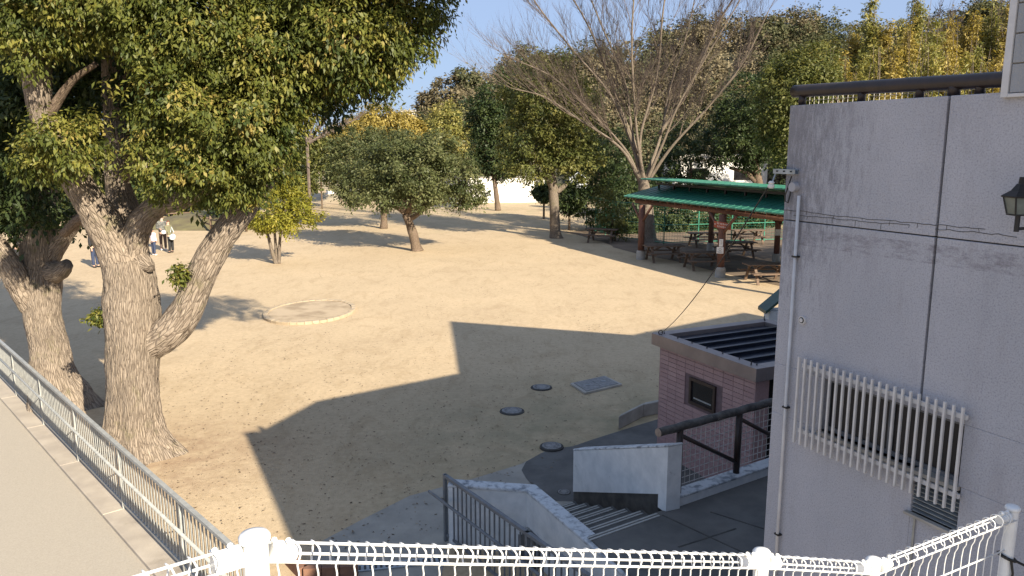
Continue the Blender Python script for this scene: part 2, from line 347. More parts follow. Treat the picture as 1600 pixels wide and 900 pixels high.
def flare(p, o):
    th = math.atan2(o.y, o.x); f = max(0, 1 - p.z / 1.3) ** 1.6
    return 1 + f * (.13 * math.sin(5 * th + 1) + .12 * math.sin(3 * th + 2.2) + .05 * math.sin(9 * th) + .03)
def px_limb(pts):
    """(px, py, depth, radius) -> world points"""
    return [(*D(a, b, Y), r) for a, b, Y, r in pts]
def lobe_px(a, b, Y, r, ry=None, sq=1.0):
    c = D(a, b, Y); s = Y / F * 1.02; return (c.x, c.y, c.z, r * s, (ry if ry else r * s), r * s * sq)

# ================================================================ SETTING
def ridge(X):
    xs = [-200, -22, -18, -13.7, -9.8, -5.9, -2, 2, 5.9, 9.8, 15.6, 23.4, 27.3, 38, 45, 49, 54, 58.5, 63, 68, 75, 88, 200]
    ys = [0, 0, 0, 3.0, 8.5, 11.5, 13.2, 15.6, 14.8, 16, 17.2, 19.2, 20, 21, 20.5, 18, 19.5, 20, 20.8, 22, 23.8, 25.4, 27]
    return np.interp(X, xs, ys)
def hill(X, Y):
    t = np.clip((Y - 80) / 42, 0, 1); t = t * t * (3 - 2 * t)
    return ridge(X) * t
# ground: one sheet to the horizon
mb = MB(); mb.sheet([(-700, -300), (700, -300), (700, 1200), (-700, 1200)], 0)
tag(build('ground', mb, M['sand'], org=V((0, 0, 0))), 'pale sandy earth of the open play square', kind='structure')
# hill terrain
xs = np.arange(-24, 150, 3.0); ys = np.concatenate([np.arange(80, 130, 3.0), np.array([150, 180])])
vv = [(x, y, float(hill(x, y)) - .02) for y in ys for x in xs]; nx = len(xs)
mb = MB(); mb.add(vv, [(j * nx + i, j * nx + i + 1, (j + 1) * nx + i + 1, (j + 1) * nx + i) for j in range(len(ys) - 1) for i in range(nx - 1)])
M['hill_soil'] = pm('hill_soil', (.09, .08, .045), (.05, .05, .03), .4, .95)
tag(build('hill', mb, M['hill_soil'], org=V((0, 0, 0)), smooth=True), 'wooded hillside behind the park', kind='structure')

# left path, kerb
FD = V((.675, -.738, 0)).normalized(); FN = V((FD.y, -FD.x, 0))      # fence direction (towards the viewer); FN points left to the path
if FN.x > 0: FN = -FN
FP = G(195, 800)                                                    # a fence post foot
def fl(s, off=0, z=0): return FP + FD * s + FN * off + V((0, 0, z))
mb = MB(); mb.sheet([fl(-40, .27), fl(12, .27), fl(12, 9), fl(-40, 9)], .006)
tag(build('path', mb, M['asphalt_path'], org=V((0, 0, 0))), 'sunlit worn asphalt path behind the grey railing', kind='structure')
kerb_root = bpy.data.objects.new('kerb', None); COL.objects.link(kerb_root); kerb_root.location = fl(0, .1); kerb_root['kind'] = 'structure'
for i in range(-8, 4):
    mb = MB(); a0 = fl(i * 2.37 + .004, .29); a1 = fl((i + 1) * 2.37 - .004, .29); b1 = fl((i + 1) * 2.37 - .004, -.12); b0 = fl(i * 2.37 + .004, -.12)
    mb.prism([a0, a1, b1, b0], -.05, .055 + random.uniform(0, .003)); build('kerb_stone', mb, M.setdefault('kerb_beige', pm('kerb_beige', (.46, .40, .32), (.36, .31, .25), 2.2, .9, 50, .5, .005, stain=(1.6, (.28, .24, .19), .60))), kerb_root, bevel=.008)

# stair block frame
UV_ = V((math.sin(math.radians(56)), math.cos(math.radians(56)), 0)); S0 = V((.885, 10.72, 0)); S6 = V((1.725, 8.78, 0)); SV = (S6 - S0) / 6
ZW = .91
def perp(p, q): d = (q - p).normalized(); return V((d.y, -d.x, 0))
CB0 = V((1.86, 8.82, 0)); CB1 = V((3.52, 9.93, 0)); CU = (CB1 - CB0).normalized()
# concrete pad, dark asphalt apron
pad = [G(495, 850), G(560, 815), G(640, 775), G(740, 748), G(815, 725), G(850, 706), G(880, 702), G(905, 735), G(905, 790), G(700, 850)]
mb = MB(); mb.sheet([(p.x, p.y) for p in pad] + [(-.9, 7.5), (-2.4, 7.5)], .004)
tag(build('pavement', mb, M['pad'], org=V((0, 0, 0))), 'light grey concrete apron at the foot of the steps', kind='structure')
ap = [G(900, 784), G(868, 783), G(838, 766), G(822, 748), G(815, 735), G(822, 722), G(845, 709), G(870, 701), G(895, 698), G(930, 686), G(965, 675), G(1000, 664), G(1040, 652)]
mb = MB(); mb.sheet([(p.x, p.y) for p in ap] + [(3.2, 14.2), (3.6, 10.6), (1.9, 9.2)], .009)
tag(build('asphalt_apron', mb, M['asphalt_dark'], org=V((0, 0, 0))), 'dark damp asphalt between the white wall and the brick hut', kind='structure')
# raised walkway (top of the steps) beside the building
wy = [S6 + UV_ * .08 - SV * 0, CB0, CB0 + CU * 7.5, CB0 + CU * 7.5 + V((1, -5, 0)), V((2.9, 1.5, 0)), S6 - UV_ * 1.05 + SV * 11, S6 - UV_ * 1.05]
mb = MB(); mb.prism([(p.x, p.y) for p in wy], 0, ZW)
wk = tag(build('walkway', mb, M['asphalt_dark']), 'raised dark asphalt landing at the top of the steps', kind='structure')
# joints of the walkway slabs
for p_, q_ in ((G(1035, 805, ZW), G(1240, 900, ZW)), (G(1110, 800, ZW), G(1300, 860, ZW)), (G(1060, 855, ZW), G(1150, 826, ZW))):
    mb = MB(); mb.beam(p_ + V((0, 0, .001)), q_ + V((0, 0, .001)), .02, .006); build('joint', mb, M['bare_concrete'], wk)
st = tag(bpy.data.objects.new('steps', None), 'seven dark steps with pale nosings', kind='structure'); COL.objects.link(st); st.location = S0
for i in range(7):
    p = S0 + SV * i; z = .13 * (i + 1); hw = 1.25 if i < 3 else 1.08
    q0 = p + UV_ * .03; q1 = p - UV_ * hw; q2 = q1 + SV * (1.0 if i < 6 else .0 + 1e-3) ; q3 = q0 + SV * (1.0 if i < 6 else 1e-3)
    if i < 6:
        mb = MB(); mb.prism([q0, q1, q2, q3], 0, z); s_ = build('step', mb, M['step'], st)
    else: s_ = wk
    mb = MB(); nrm = SV.normalized()
    for off in (.035, .085): mb.beam(q0 - UV_ * .05 + nrm * off + V((0, 0, z + .004)), q1 + nrm * off + V((0, 0, z + .004)), .026, .008)
    build('nosing', mb, M['nosing'], s_)
# manholes and hatch
def manhole(px, py, r, label, raised=.016):
    c = G(px, py); t = thing('manhole_cover', c, label, 'manhole cover', None)
    mb = MB(); mb.lathe(c + V((0, 0, .002)), [(r * 1.25, 0), (r * 1.22, raised), (r * 1.04, raised + .006), (r * 1.03, raised * .6)], 32); build('collar', mb, M['concrete' if r > .2 else 'bare_concrete'], t)
    mb = MB(); mb.lathe(c + V((0, 0, .01)), [(r, 0), (r, raised + .004), (r * .9, raised + .006), (r * .88, raised + .001), (r * .5, raised + .001), (r * .48, raised + .006), (r * .3, raised + .006)], 32)
    for k in range(16):
        a_ = k * math.pi / 8; mb.box(c + V((math.cos(a_) * r * .7, math.sin(a_) * r * .7, .012 + raised)), (r * .22, r * .08, .012), a_)
    build('lid', mb, M['iron'], t)
manhole(846, 606, .19, 'round iron manhole cover beside the rectangular hatch in shade')
manhole(800, 643, .20, 'round iron manhole cover nearest the middle of the shaded sand')
manhole(862, 700, .17, 'raised grey-blue round manhole cover at the edge of the asphalt apron', .035)
manhole(881, 770, .09, 'small dark round drain lid at the foot of the steps', .006)
hx = [G(891, 602), G(914, 617), G(972, 603), G(945, 590)]; hc = sum(hx, V((0, 0, 0))) / 4
t = thing('access_hatch', hc, 'rectangular dark steel double hatch with pale rim set in the sand', 'hatch')
mb = MB(); mb.prism(hx, 0, .05)
build('rim', mb, M['concrete'], t, bevel=.006)
def inset(q, k): return [hc + (p - hc) * k for p in q]
qi = inset(hx, .86)
for a_, b_ in ((0, .495), (.505, 1)):
    la = qi[0].lerp(qi[3], a_); lb = qi[0].lerp(qi[3], b_); ra = qi[1].lerp(qi[2], a_); rb = qi[1].lerp(qi[2], b_)
    mb = MB(); mb.prism([la, ra, rb, lb], .045, .062); l_ = build('lid', mb, M['iron'], t)
    c = (la + lb + ra + rb) / 4; mb = MB(); mb.box(c + V((0, 0, .067)), (.10, .05, .008)); build('handle', mb, M['plate_steel'], l_)
# stone ring in the square
rc = (G(412, 492) + G(556, 484)) / 2; t = thing('stone_ring', rc, 'low round kerb ring of pale stone filled with sand', 'stone ring')
eu = (G(556, 484) - G(412, 492)) / 2; ev = (G(492, 470.5) - G(474, 507)) / 2
NS = 40
for k in range(NS):
    mb = MB(); q = []
    for (a_, f_) in ((k + .015, .90), (k + .985, .90), (k + .985, 1.0), (k + .015, 1.0)):
        th = 2 * math.pi * a_ / NS; q.append(rc + eu * math.cos(th) * f_ + ev * math.sin(th) * f_)
    h_ = .085 + random.uniform(-.012, .008); mb.prism(q, -.02, h_); build('kerb_stone', mb, M['ring_stone'] if 'ring_stone' in M else M.setdefault('ring_stone', pm('ring_stone', (.43, .345, .235), (.35, .275, .18), 5, .9, 30, .4, .01)), t, bevel=.015)
mb = MB(); q = [rc + eu * math.cos(a_ * math.pi / 24) * .94 + ev * math.sin(a_ * math.pi / 24) * .94 for a_ in range(48)]; mb.prism(q, -.02, .055)
M['ring_sand'] = pm('ring_sand', (.45, .35, .23), (.30, .225, .14), 1.2, .95, 20, .6, .02, lo=.38, hi=.55)
build('sand_fill', mb, M['ring_sand'], t)

# leaf litter, many small dry leaves over the near sand
n = 6500
Xl = rng.uniform(-8, 3.3, n * 2); Yl = rng.uniform(9.2, 40, n * 2) ; 
dens = np.array([noise.noise(V((x * .6, y * .6, 3))) for x, y in zip(Xl, Yl)]) + np.clip((17 - Yl) / 14, -.6, .4) + rng.normal(0, .25, n * 2)
k = np.argsort(-dens)[:n]; Xl = Xl[k]; Yl = Yl[k]
ok = ((Xl + Yl) > 5.6) & ~((Xl > 1.6) & (Yl < 15)); Xl = Xl[ok]; Yl = Yl[ok]; n = len(Xl)
P = np.stack([Xl, Yl, rng.uniform(.004, .02, n)], 1)
me = leaf_mesh('leaf_litter', P, .046, 0.0, .45)
co = np.empty(len(me.vertices) * 3); me.vertices.foreach_get('co', co); co = co.reshape(-1, 4, 3); b = co[:, :1, 2]; co[:, :, 2] = b + (co[:, :, 2] - b) * .25 ; co[:, :, 2] = np.maximum(co[:, :, 2], .003)
me.vertices.foreach_set('co', co.ravel()); me.update()
M['litter'] = leaf_mat('dry_litter', [(0, (.07, .05, .032)), (.5, (.15, .11, .07)), (.85, (.26, .19, .12)), (1, (.38, .30, .19))], .9, .05)
tag(link('leaf_litter', me, M['litter']), 'small dry leaves and crumbs scattered on the sand', 'leaf litter', kind='stuff')

# ================================================================ GREY RAILING beside the path
t = thing('railing', fl(0), 'long pale grey metal railing with thin upright pickets between path and trees', 'railing')
HR = 1.0; s0, s1 = -16.8, 5.6; SP = 2.37
mb = MB(); mb.beam(fl(s0, 0, HR), fl(s1, 0, HR), .06, .05); build('top_rail', mb, M['grey_metal'], t, bevel=.006)
mb = MB(); mb.beam(fl(s0, 0, .14), fl(s1, 0, .14), .035, .035); build('bottom_rail', mb, M['grey_metal'], t)
mb = MB(); mb.tube([fl(s0, .10, .70), fl(s1, .10, .70)], .022, 10); build('handrail', mb, M['grey_metal'], t, smooth=True)
pm0 = None; n_p = int((s1 - s0) / .115); pk = []
for i in range(n_p):
    s_ = s0 + .06 + i * .115; q = fl(s_, 0, 0) - t.location
    if pm0 is None:
        mb = MB(); mb.beam(V((0, 0, .15)), V((0, 0, HR - .02)), .018, .018, up=FD); pm0 = build('picket', mb, M['grey_metal'], t, org=V((0, 0, 0))); o = pm0
    else: o = pm0.copy(); COL.objects.link(o); o.parent = t
    o.location = q
k = -7
po = None
while SP * k < s1:
    if SP * k > s0:
        mb = MB(); mb.beam(fl(SP * k, .0, 0), fl(SP * k, .0, HR - .02), .05, .032, up=FD); o = build('post', mb, M['grey_metal'], t)
        mb = MB(); mb.beam(fl(SP * k, .0, .62), fl(SP * k, .10, .68), .014, .014); build('bracket', mb, M['grey_metal'], o)
    k += 1

# second dark railing by the steps
R0 = G(697, 845); RD = (G(830, 850, .95) - G(697, 755, .95)).normalized(); RN = V((RD.y, -RD.x, 0)); RN = RN if RN.x < 0 else -RN
t = thing('stair_railing', R0, 'short dark grey picket railing with side handrail left of the sloping wall', 'railing')
rf = lambda s, off=0, z=0: R0 + RD * s + RN * off + V((0, 0, z))
mb = MB(); mb.beam(rf(0, 0, .93), rf(4.2, 0, .93), .05, .04); build('top_rail', mb, M['rail_dark'], t)
mb = MB(); mb.beam(rf(0, 0, .1), rf(4.2, 0, .1), .03, .03); build('bottom_rail', mb, M['rail_dark'], t)
mb = MB(); mb.tube([rf(-.22, .13, .66), rf(-.1, .13, .66), rf(4.2, .13, .66)], .02, 8); build('handrail', mb, M['rail_dark'], t, smooth=True)
for s_ in (0, 1.9, 3.8):
    mb = MB(); mb.beam(rf(s_, 0, 0), rf(s_, 0, .95), .045, .045, up=RD); o = build('post', mb, M['rail_dark'], t)
    mb = MB(); mb.beam(rf(s_, 0, .6), rf(s_, .13, .64), .012, .012); build('bracket', mb, M['rail_dark'], o)
for i in range(1, 38):
    mb = MB(); mb.beam(rf(i * .11, 0, .1), rf(i * .11, 0, .92), .016, .016, up=RD); build('picket', mb, M['rail_dark'], t)

# ================================================================ WALLS BY THE STEPS
def wall_run(name, pts, thick, z1, z0, m, label, cat, capm=None, side=1, bev=.012):
    t = thing(name, pts[0], label, cat)
    return t
# left wall: short leg then long leg, coping on top
t = thing('low_wall', V((.3, 9.5, 0)), 'long bluish white rendered wall with weathered coping left of the steps', 'wall')
A0 = V((-.80, 9.80, 0)); A1 = V((.30, 9.62, 0)); A2 = V((1.02, 8.12, 0)); A3 = V((2.1, 5.9, 0))
d01 = (A1 - A0).normalized(); d12 = (A2 - A1).normalized(); i0 = V((d01.y, -d01.x, 0)); i1 = V((d12.y, -d12.x, 0))
TH = .17
corner = A1 + (i0 + i1).normalized() * TH / max(.3, (i0 + i1).normalized().dot(i0))
b0 = A0 + i0 * TH; b3 = A3 + i1 * TH
mb = MB(); mb.prism([A0, A1, A3, b3, corner, b0], 0, .84); build('wall_body', mb, M['white_wall'], t)
M['coping'] = pm('coping', (.52, .55, .57), (.20, .22, .24), 9, .85, 50, .5, .006, lo=.36, hi=.52)
ex = .012
mb = MB(); mb.prism([A0 - d01 * ex - i0 * ex, A1 - (i0 + i1).normalized() * ex * 1.2, A3 - i1 * ex, b3 + i1 * ex, corner + (i0 + i1).normalized() * ex * 1.2, b0 + i0 * ex - d01 * ex], .84, .885); build('coping', mb, M['coping'], t, bevel=.014)
# ramp floor behind it
# right white wall: rises with the steps; painted body above a bare dark plinth
t = thing('stair_wall', V((1.4, 9.9, 0)), 'white painted parapet block with dark unpainted base on the far side of the steps', 'wall')
w0 = G(895, 785); w0 = V((w0.x, w0.y, 0)); w1 = V((1.84, 8.80, 0)); wd_ = (w1 - w0).normalized(); wo = V((-wd_.y, wd_.x, 0)); wo = wo if wo.x > 0 else -wo
L_ = (w1 - w0).length; TW = .2
def ztop(p): s = (V((p[0], p[1], 0)) - w0).dot(wd_) / L_; return .84 + (1.75 - .84) * s
def zpl(p): s = (V((p[0], p[1], 0)) - w0).dot(wd_) / L_; return .17 + (1.13 - .17) * s
wp = w1 - wd_ * .17
mb = MB(); mb.prism([w0 + wo * .012, wp + wo * .012, wp + wo * TW, w0 + wo * TW], 0, lambda p: zpl(p) - .002); build('plinth', mb, M['bare_concrete'], t)
mb = MB(); mb.prism([w0, wp, wp + wo * TW, w0 + wo * TW], zpl, lambda p: ztop(p) - .03); build('wall_body', mb, M['white_wall'], t)
mb = MB(); mb.prism([wp, w1, w1 + wo * TW, wp + wo * TW], ZW - .02, lambda p: ztop(p) - .03); build('end_pillar', mb, M['white_wall'], t)
mb = MB(); e_ = .01; mb.prism([w0 - wd_ * e_ - wo * e_, w1 + wd_ * e_ - wo * e_, w1 + wd_ * e_ + wo * (TW + e_), w0 - wd_ * e_ + wo * (TW + e_)], lambda p: ztop(p) - .03, ztop); build('coping', mb, M['coping'], t, bevel=.018)
# curb wall carrying the log handrail
t = thing('kerb_wall', CB0, 'low white weathered kerb wall under the log handrail', 'wall')
cn = V((-CU.y, CU.x, 0)); c0 = CB0 + CU * .12
mb = MB(); mb.prism([c0, c0 + CU * 7, c0 + CU * 7 + cn * .18, c0 + cn * .18], 0, ZW + .10); build('wall_body', mb, M['white_wall'], t)
mb = MB(); mb.prism([c0 - cn * .01, c0 + CU * 7 - cn * .01, c0 + CU * 7 + cn * .19, c0 + cn * .19], ZW + .10, ZW + .135); build('coping', mb, M['coping'], t, bevel=.012)
# log handrail with mesh
zc = ZW + .135; hb = c0 + cn * .09
t = thing('log_handrail', hb, 'dark log handrail over a wire grid with diagonal braces on the kerb wall', 'handrail')
RH = .84
hl = lambda s, z, o=0: hb + CU * s + V((0, 0, zc + z)) + cn * o
pth = [hl(-.22 + i * .1, RH + .004 * math.sin(i * 1.7), 0) for i in range(72)]
mb = MB(); mb.tube(pth, .052, 14, rough=.07, ns=4); lg = build('log_rail', mb, M['log_bark'], t, smooth=True)
mb = MB(); mb.tube([hl(-.226, RH, 0), hl(-.222, RH, 0)], .053, 14); build('log_end', mb, M['log_end'], lg)
for s_ in (.14, 1.2, 2.26, 3.3, 4.4, 5.5):
    mb = MB(); mb.tube([hl(s_, 0), hl(s_, RH - .02)], .042, 10, rough=.08, ns=6); build('post', mb, M['dark_bar'], t, smooth=True)
    mb = MB(); mb.tube([hl(s_ + .03, RH - .12, -.01), hl(s_ + 1.03, .16, -.01)], .026, 8); build('brace', mb, M['dark_bar'], t, smooth=True)
for s_ in np.arange(.2, 6.4, .085):
    mb = MB(); mb.tube([hl(s_, .06, .03), hl(s_, RH - .06, .03)], .0048, 5, cap=False); build('wire', mb, M['mesh_pale'], t)
for z_ in np.arange(.07, RH - .04, .085):
    mb = MB(); mb.tube([hl(.16, z_, .034), hl(6.4, z_, .034)], .0048, 5, cap=False); build('wire', mb, M['mesh_pale'], t)
# small side kerb by the hut
t = thing('side_kerb', G(965, 672), 'short pale bent concrete kerb running up to the brick hut', 'kerb')
k0 = G(966, 672); k1 = G(1004, 652); k2 = G(1040, 643); nn = V((.35, .9, 0)).normalized() * .16
for a_, b_ in ((k0, k1), (k1, k2 + V((.3, .1, 0)))):
    mb = MB(); a_ = V((a_.x, a_.y, 0)); b_ = V((b_.x, b_.y, 0)); mb.prism([a_ + (b_ - a_) * .004, b_, b_ + nn, a_ + nn + (b_ - a_) * .004], 0, .26); build('kerb_stone', mb, M['concrete' if 'kerb_c' not in M else 'kerb_c'], t, bevel=.015)

# ================================================================ BRICK HUT
ZR = 2.1
Q0 = V((2.37, 13.02, 0)); Q1 = V((3.47, 10.80, 0)); hv = (Q1 - Q0).normalized(); hu = V((-hv.y, hv.x, 0)); hu = hu if hu.x > 0 else -hu
LV = (Q1 - Q0).length; LU = 2.55; OV = .12
t = thing('brick_hut', Q0 + hv * LV / 2 + hu * LU / 2, 'small pink-brown tiled hut with flat metal roof and little dark window', 'hut')
hp = lambda a, b, z=0: Q0 + hv * a + hu * b + V((0, 0, z))
ZE = ZR - .20
mb = MB()
mb.prism([hp(OV, OV), hp(LV - OV, OV), hp(LV - OV, OV + .1), hp(OV, OV + .1)], 0, ZE)
mb.prism([hp(OV, OV + .1), hp(OV + .1, OV + .1), hp(OV + .1, LU - OV), hp(OV, LU - OV)], 0, ZE)
mb.prism([hp(OV + .1, LU - OV - .1), hp(LV - OV, LU - OV - .1), hp(LV - OV, LU - OV), hp(OV + .1, LU - OV)], 0, ZE)
mb.prism([hp(LV - OV - .1, OV + .1), hp(LV - OV, OV + .1), hp(LV - OV, OV + .25), hp(LV - OV - .1, OV + .25)], 0, ZE)
mb.prism([hp(LV - OV - .1, OV + 1.2), hp(LV - OV, OV + 1.2), hp(LV - OV, LU - OV - .1), hp(LV - OV - .1, LU - OV - .1)], 0, ZE)
wl = build('wall', mb, M['mortar'], t)
M['tile'] = None
def tile_mat():
    m, n_, B, L = nodes('tile'); oi = n_.nodes.new('ShaderNodeObjectInfo')
    r = ramp(n_, L, oi.outputs['Random'], [(0, (.40, .255, .25)), (.5, (.44, .285, .275)), (1, (.48, .315, .30))])
    tx = tex(n_, L, coord(n_, L), 60, 4, .6); f = ramp(n_, L, tx, [(.3, (.8, .8, .8)), (.7, (1.05, 1.05, 1.05))])
    L.new(mixc(n_, L, 1., r.outputs[0], f.outputs[0], 'MULTIPLY'), B.inputs['Base Color']); B.inputs['Roughness'].default_value = .5; bump(n_, L, B, tx, .4, .003); return m
M['tile'] = tile_mat()
tl = (LV - 2 * OV); nc_ = 10; tw = tl / nc_; nr = 25; th_ = ZE / nr
win = (OV + .80, OV + 1.42, 1.12, 1.56)
mb = MB(); mb.box((0, 0, 0), (tw - .007, .012, th_ - .007)); tme = None
rz = math.atan2(hv.y, hv.x)
for j in range(nr):
    for i in range(nc_):
        a_ = OV + (i + .5) * tw; z = (j + .5) * th_
        if win[0] - tw * .4 < a_ < win[1] + tw * .4 and win[2] - th_ * .4 < z < win[3] + th_ * .4: continue
        if tme is None:
            o = build('tile', mb, M['tile'], t, org=V((0, 0, 0))); tme = o.data
        else: o = link('tile', tme, None, t)
        o.location = hp(a_, OV - .006, z) - t.location; o.rotation_euler = (0, 0, rz)
# corner tile strip
mb = MB(); mb.prism([hp(OV - .012, OV - .012), hp(OV, OV - .012), hp(OV, LU - OV), hp(OV - .012, LU - OV)], 0, ZE - .003); build('corner_facing', mb, M['tile'], t)
mb = MB(); mb.prism([hp(LV - OV + .001, OV - .014), hp(LV - OV + .013, OV - .014), hp(LV - OV + .013, OV + .25), hp(LV - OV + .001, OV + .25)], 0, ZE - .003); build('corner_facing', mb, M['tile'], t)
wf = MB(); zc_ = (win[2] + win[3]) / 2
for a0_, a1_, z0_, z1_ in ((win[0], win[1], win[2], win[2] + .05), (win[0], win[1], win[3] - .05, win[3]), (win[0], win[0] + .05, win[2] + .05, win[3] - .05), (win[1] - .05, win[1], win[2] + .05, win[3] - .05)):
    wf.prism([hp(a0_, OV - .035), hp(a1_, OV - .035), hp(a1_, OV + .0), hp(a0_, OV + .0)], z0_, z1_)
fr = build('window', wf, M['frame_brown'], t)
mb = MB(); mb.prism([hp(win[0] + .05, OV - .012), hp(win[1] - .05, OV - .012), hp(win[1] - .05, OV - .004), hp(win[0] + .05, OV - .004)], win[2] + .05, win[3] - .05); build('pane', mb, M['glass'], fr)
mb = MB(); mb.prism([hp(win[0] + .1, OV - .014), hp(win[1] - .1, OV - .014), hp(win[1] - .1, OV - .0125), hp(win[0] + .1, OV - .0125)], win[2] + .10, win[2] + .125); build('latch_bar', mb, M['grey_metal'], fr)
# roof: fascia gutter ring and ribbed dark metal inside
FW = .20
ro = MB()
def ring(a0, a1, b0, b1): ro.prism([hp(a0, b0), hp(a1, b0), hp(a1, b1), hp(a0, b1)], ZE, ZR)
ring(0, LV, 0, FW); ring(0, FW, FW, LU - FW); ring(FW, LV, LU - FW, LU); ring(LV - FW, LV, FW, LU - FW)
ro.prism([hp(0, LU - FW), hp(FW, LU - FW), hp(FW, LU), hp(0, LU)], ZE, ZR)
rf_ = build('roof', ro, M['fascia'], t, bevel=.006)
mb = MB(); mb.prism([hp(FW, FW), hp(LV - FW, FW), hp(LV - FW, LU - FW), hp(FW, LU - FW)], ZE, ZR - .07); build('roof_sheet', mb, M['deck_metal'], rf_)
for k in range(1, 6):
    a_ = FW + (LV - 2 * FW) * k / 6 + .0
    mb = MB(); mb.prism([hp(a_ - .03, FW), hp(a_ + .03, FW), hp(a_ + .022, LU - FW), hp(a_ - .022, LU - FW)], ZR - .07, ZR - .015); build('rib', mb, M['deck_metal'] if k % 9 else None, rf_)
    mb = MB(); mb.box(hp(a_, FW + .01, ZR - .01), (.012, .05, .006)); 
for k in range(7):
    for b_ in (FW * .75, LU - FW * .75):
        mb = MB(); mb.lathe(hp(.15 + k * (LV - .3) / 6, b_, ZR), [(.012, 0), (.012, .012), (.005, .014), (.005, .04)], 8); build('bolt', mb, M['black'], rf_)
for q in (hp(LV - .18, .07), hp(.08, LU - .1)):
    mb = MB(); mb.tube([q + V((0, 0, ZR)), q + V((0, 0, ZR + .07))], .008, 6); build('pin', mb, M['black'], rf_)
mb = MB(); mb.prism([hp(LV - OV - .3, OV + .26), hp(LV - OV - .28, OV + .26), hp(LV - OV - .28, OV + 1.19), hp(LV - OV - .3, OV + 1.19)], 0, ZE - .05); build('door', mb, M['dark_room'], t)
eye = hp(.17, .06, ZR)
mb = MB(); cpts = [eye + V((math.cos(x) * .035, 0, .035 + math.sin(x) * .035)) for x in np.linspace(0, 2 * math.pi, 14)]; mb.tube(cpts, .008, 6); build('eye_bolt', mb, M['black'], rf_)

# ================================================================ BIG BUILDING
CC = V((1.83, 5.31, 0)); azw = math.radians(154); WD = V((math.sin(azw), math.cos(azw), 0)); WN = V((WD.y, -WD.x, 0)); WN = WN if WN.x < 0 else -WN
wallR = math.atan2(WD.y, WD.x)
def Wp(x, y):
    d = ray(x, y); o = V((0, 0, H)); tt = ((CC - o).dot(V((WN.x, WN.y, 0)))) / d.dot(WN); q = o + d * tt; return (q - CC).dot(WD), q.z
def wl_(s, z=0, o=0): return CC + WD * s + WN * o + V((0, 0, z))
ZT = Wp(1235, 165)[1]
t = thing('building', CC, 'tall pale grey rendered building with weathered wall and barred window', 'building')
bl = t
EU = V((.82, .57, 0)).normalized()
LB = 9.0; DB = 15.6; ZB = .0
sw0, zt0 = Wp(1272, 575); sw1, _ = Wp(1505, 640); zw1 = Wp(1500, 650)[1]; zw0 = Wp(1490, 775)[1]
sL, sR = Wp(1283, 640)[0], Wp(1503, 700)[0]; zU = Wp(1400, 610)[1] - .02; zD = Wp(1400, 740)[1] + .05
zBt = (Wp(1255, 557)[1] + Wp(1510, 630)[1]) / 2; zBb = (Wp(1250, 690)[1] + Wp(1497, 795)[1]) / 2
zU = zBt - .11; zD = zBb + .13
def wbox(mb, s0, s1, z0, z1, o0, o1):   # slab in wall coordinates, o: outward offset range
    q = [wl_(s0, 0, o0), wl_(s1, 0, o0), wl_(s1, 0, o1), wl_(s0, 0, o1)]; return mb.prism(q, z0, z1)
# wall face with opening, vertical groove and a fine horizontal joint, built as recessed gaps
def wall_obj(name, mb, m, par, bevel=0):
    me_o = build(name, mb, m, None, org=CC); me_o.location = (0, 0, 0); me_o.parent = par
    # local x along the wall so that the material runs with it
    R = Matrix.Rotation(-wallR, 4, 'Z'); me_o.data.transform(R); me_o.rotation_euler = (0, 0, wallR)
    if bevel:
        b = me_o.modifiers.new('bevel', 'BEVEL'); b.width = bevel; b.segments = 3; b.limit_method = 'ANGLE'
    return me_o
sg = (Wp(1480, 150)[0] + Wp(1443, 605)[0]) / 2; gw = .008
zj0 = Wp(1223, 343)[1]; zj1 = Wp(1600, 386)[1]; sj1 = Wp(1600, 386)[0]
zj = lambda s: zj0 + (zj1 - zj0) * s / sj1
TK = .25
def slab(mb, s0, s1, z0, z1):
    f0 = z0 if callable(z0) else (lambda s: z0); f1 = z1 if callable(z1) else (lambda s: z1)
    b = [wl_(s0, f0(s0), 0), wl_(s1, f0(s1), 0), wl_(s1, f0(s1), -TK), wl_(s0, f0(s0), -TK)]; u = [wl_(s0, f1(s0), 0), wl_(s1, f1(s1), 0), wl_(s1, f1(s1), -TK), wl_(s0, f1(s0), -TK)]
    mb.hexa(b, u)
jw = .0035
mb = MB()
slab(mb, 0, sg - gw, lambda s: zj(s) + jw, ZT); slab(mb, sg + gw, LB, lambda s: zj(s) + jw, ZT)
slab(mb, 0, sg - gw, zU, lambda s: zj(s) - jw); slab(mb, sg + gw, LB, zU, lambda s: zj(s) - jw)
slab(mb, 0, sL, zD, zU); slab(mb, sR, LB, zD, zU)
vL, vR, vT, vB = Wp(1425, 768)[0], Wp(1497, 800)[0], Wp(1460, 775)[1], Wp(1425, 800)[1]
slab(mb, 0, vL, ZB, zD); slab(mb, vR, LB, ZB, zD); slab(mb, vL, vR, ZB, vB)
wall_obj('wall', mb, M['rendered_wall'], bl, .004)
mb = MB(); wbox(mb, .02, LB, zj(0) - .5, ZT - .01, -TK + .04, -.022); wall_obj('wall_core', mb, M['bare_concrete'], bl)
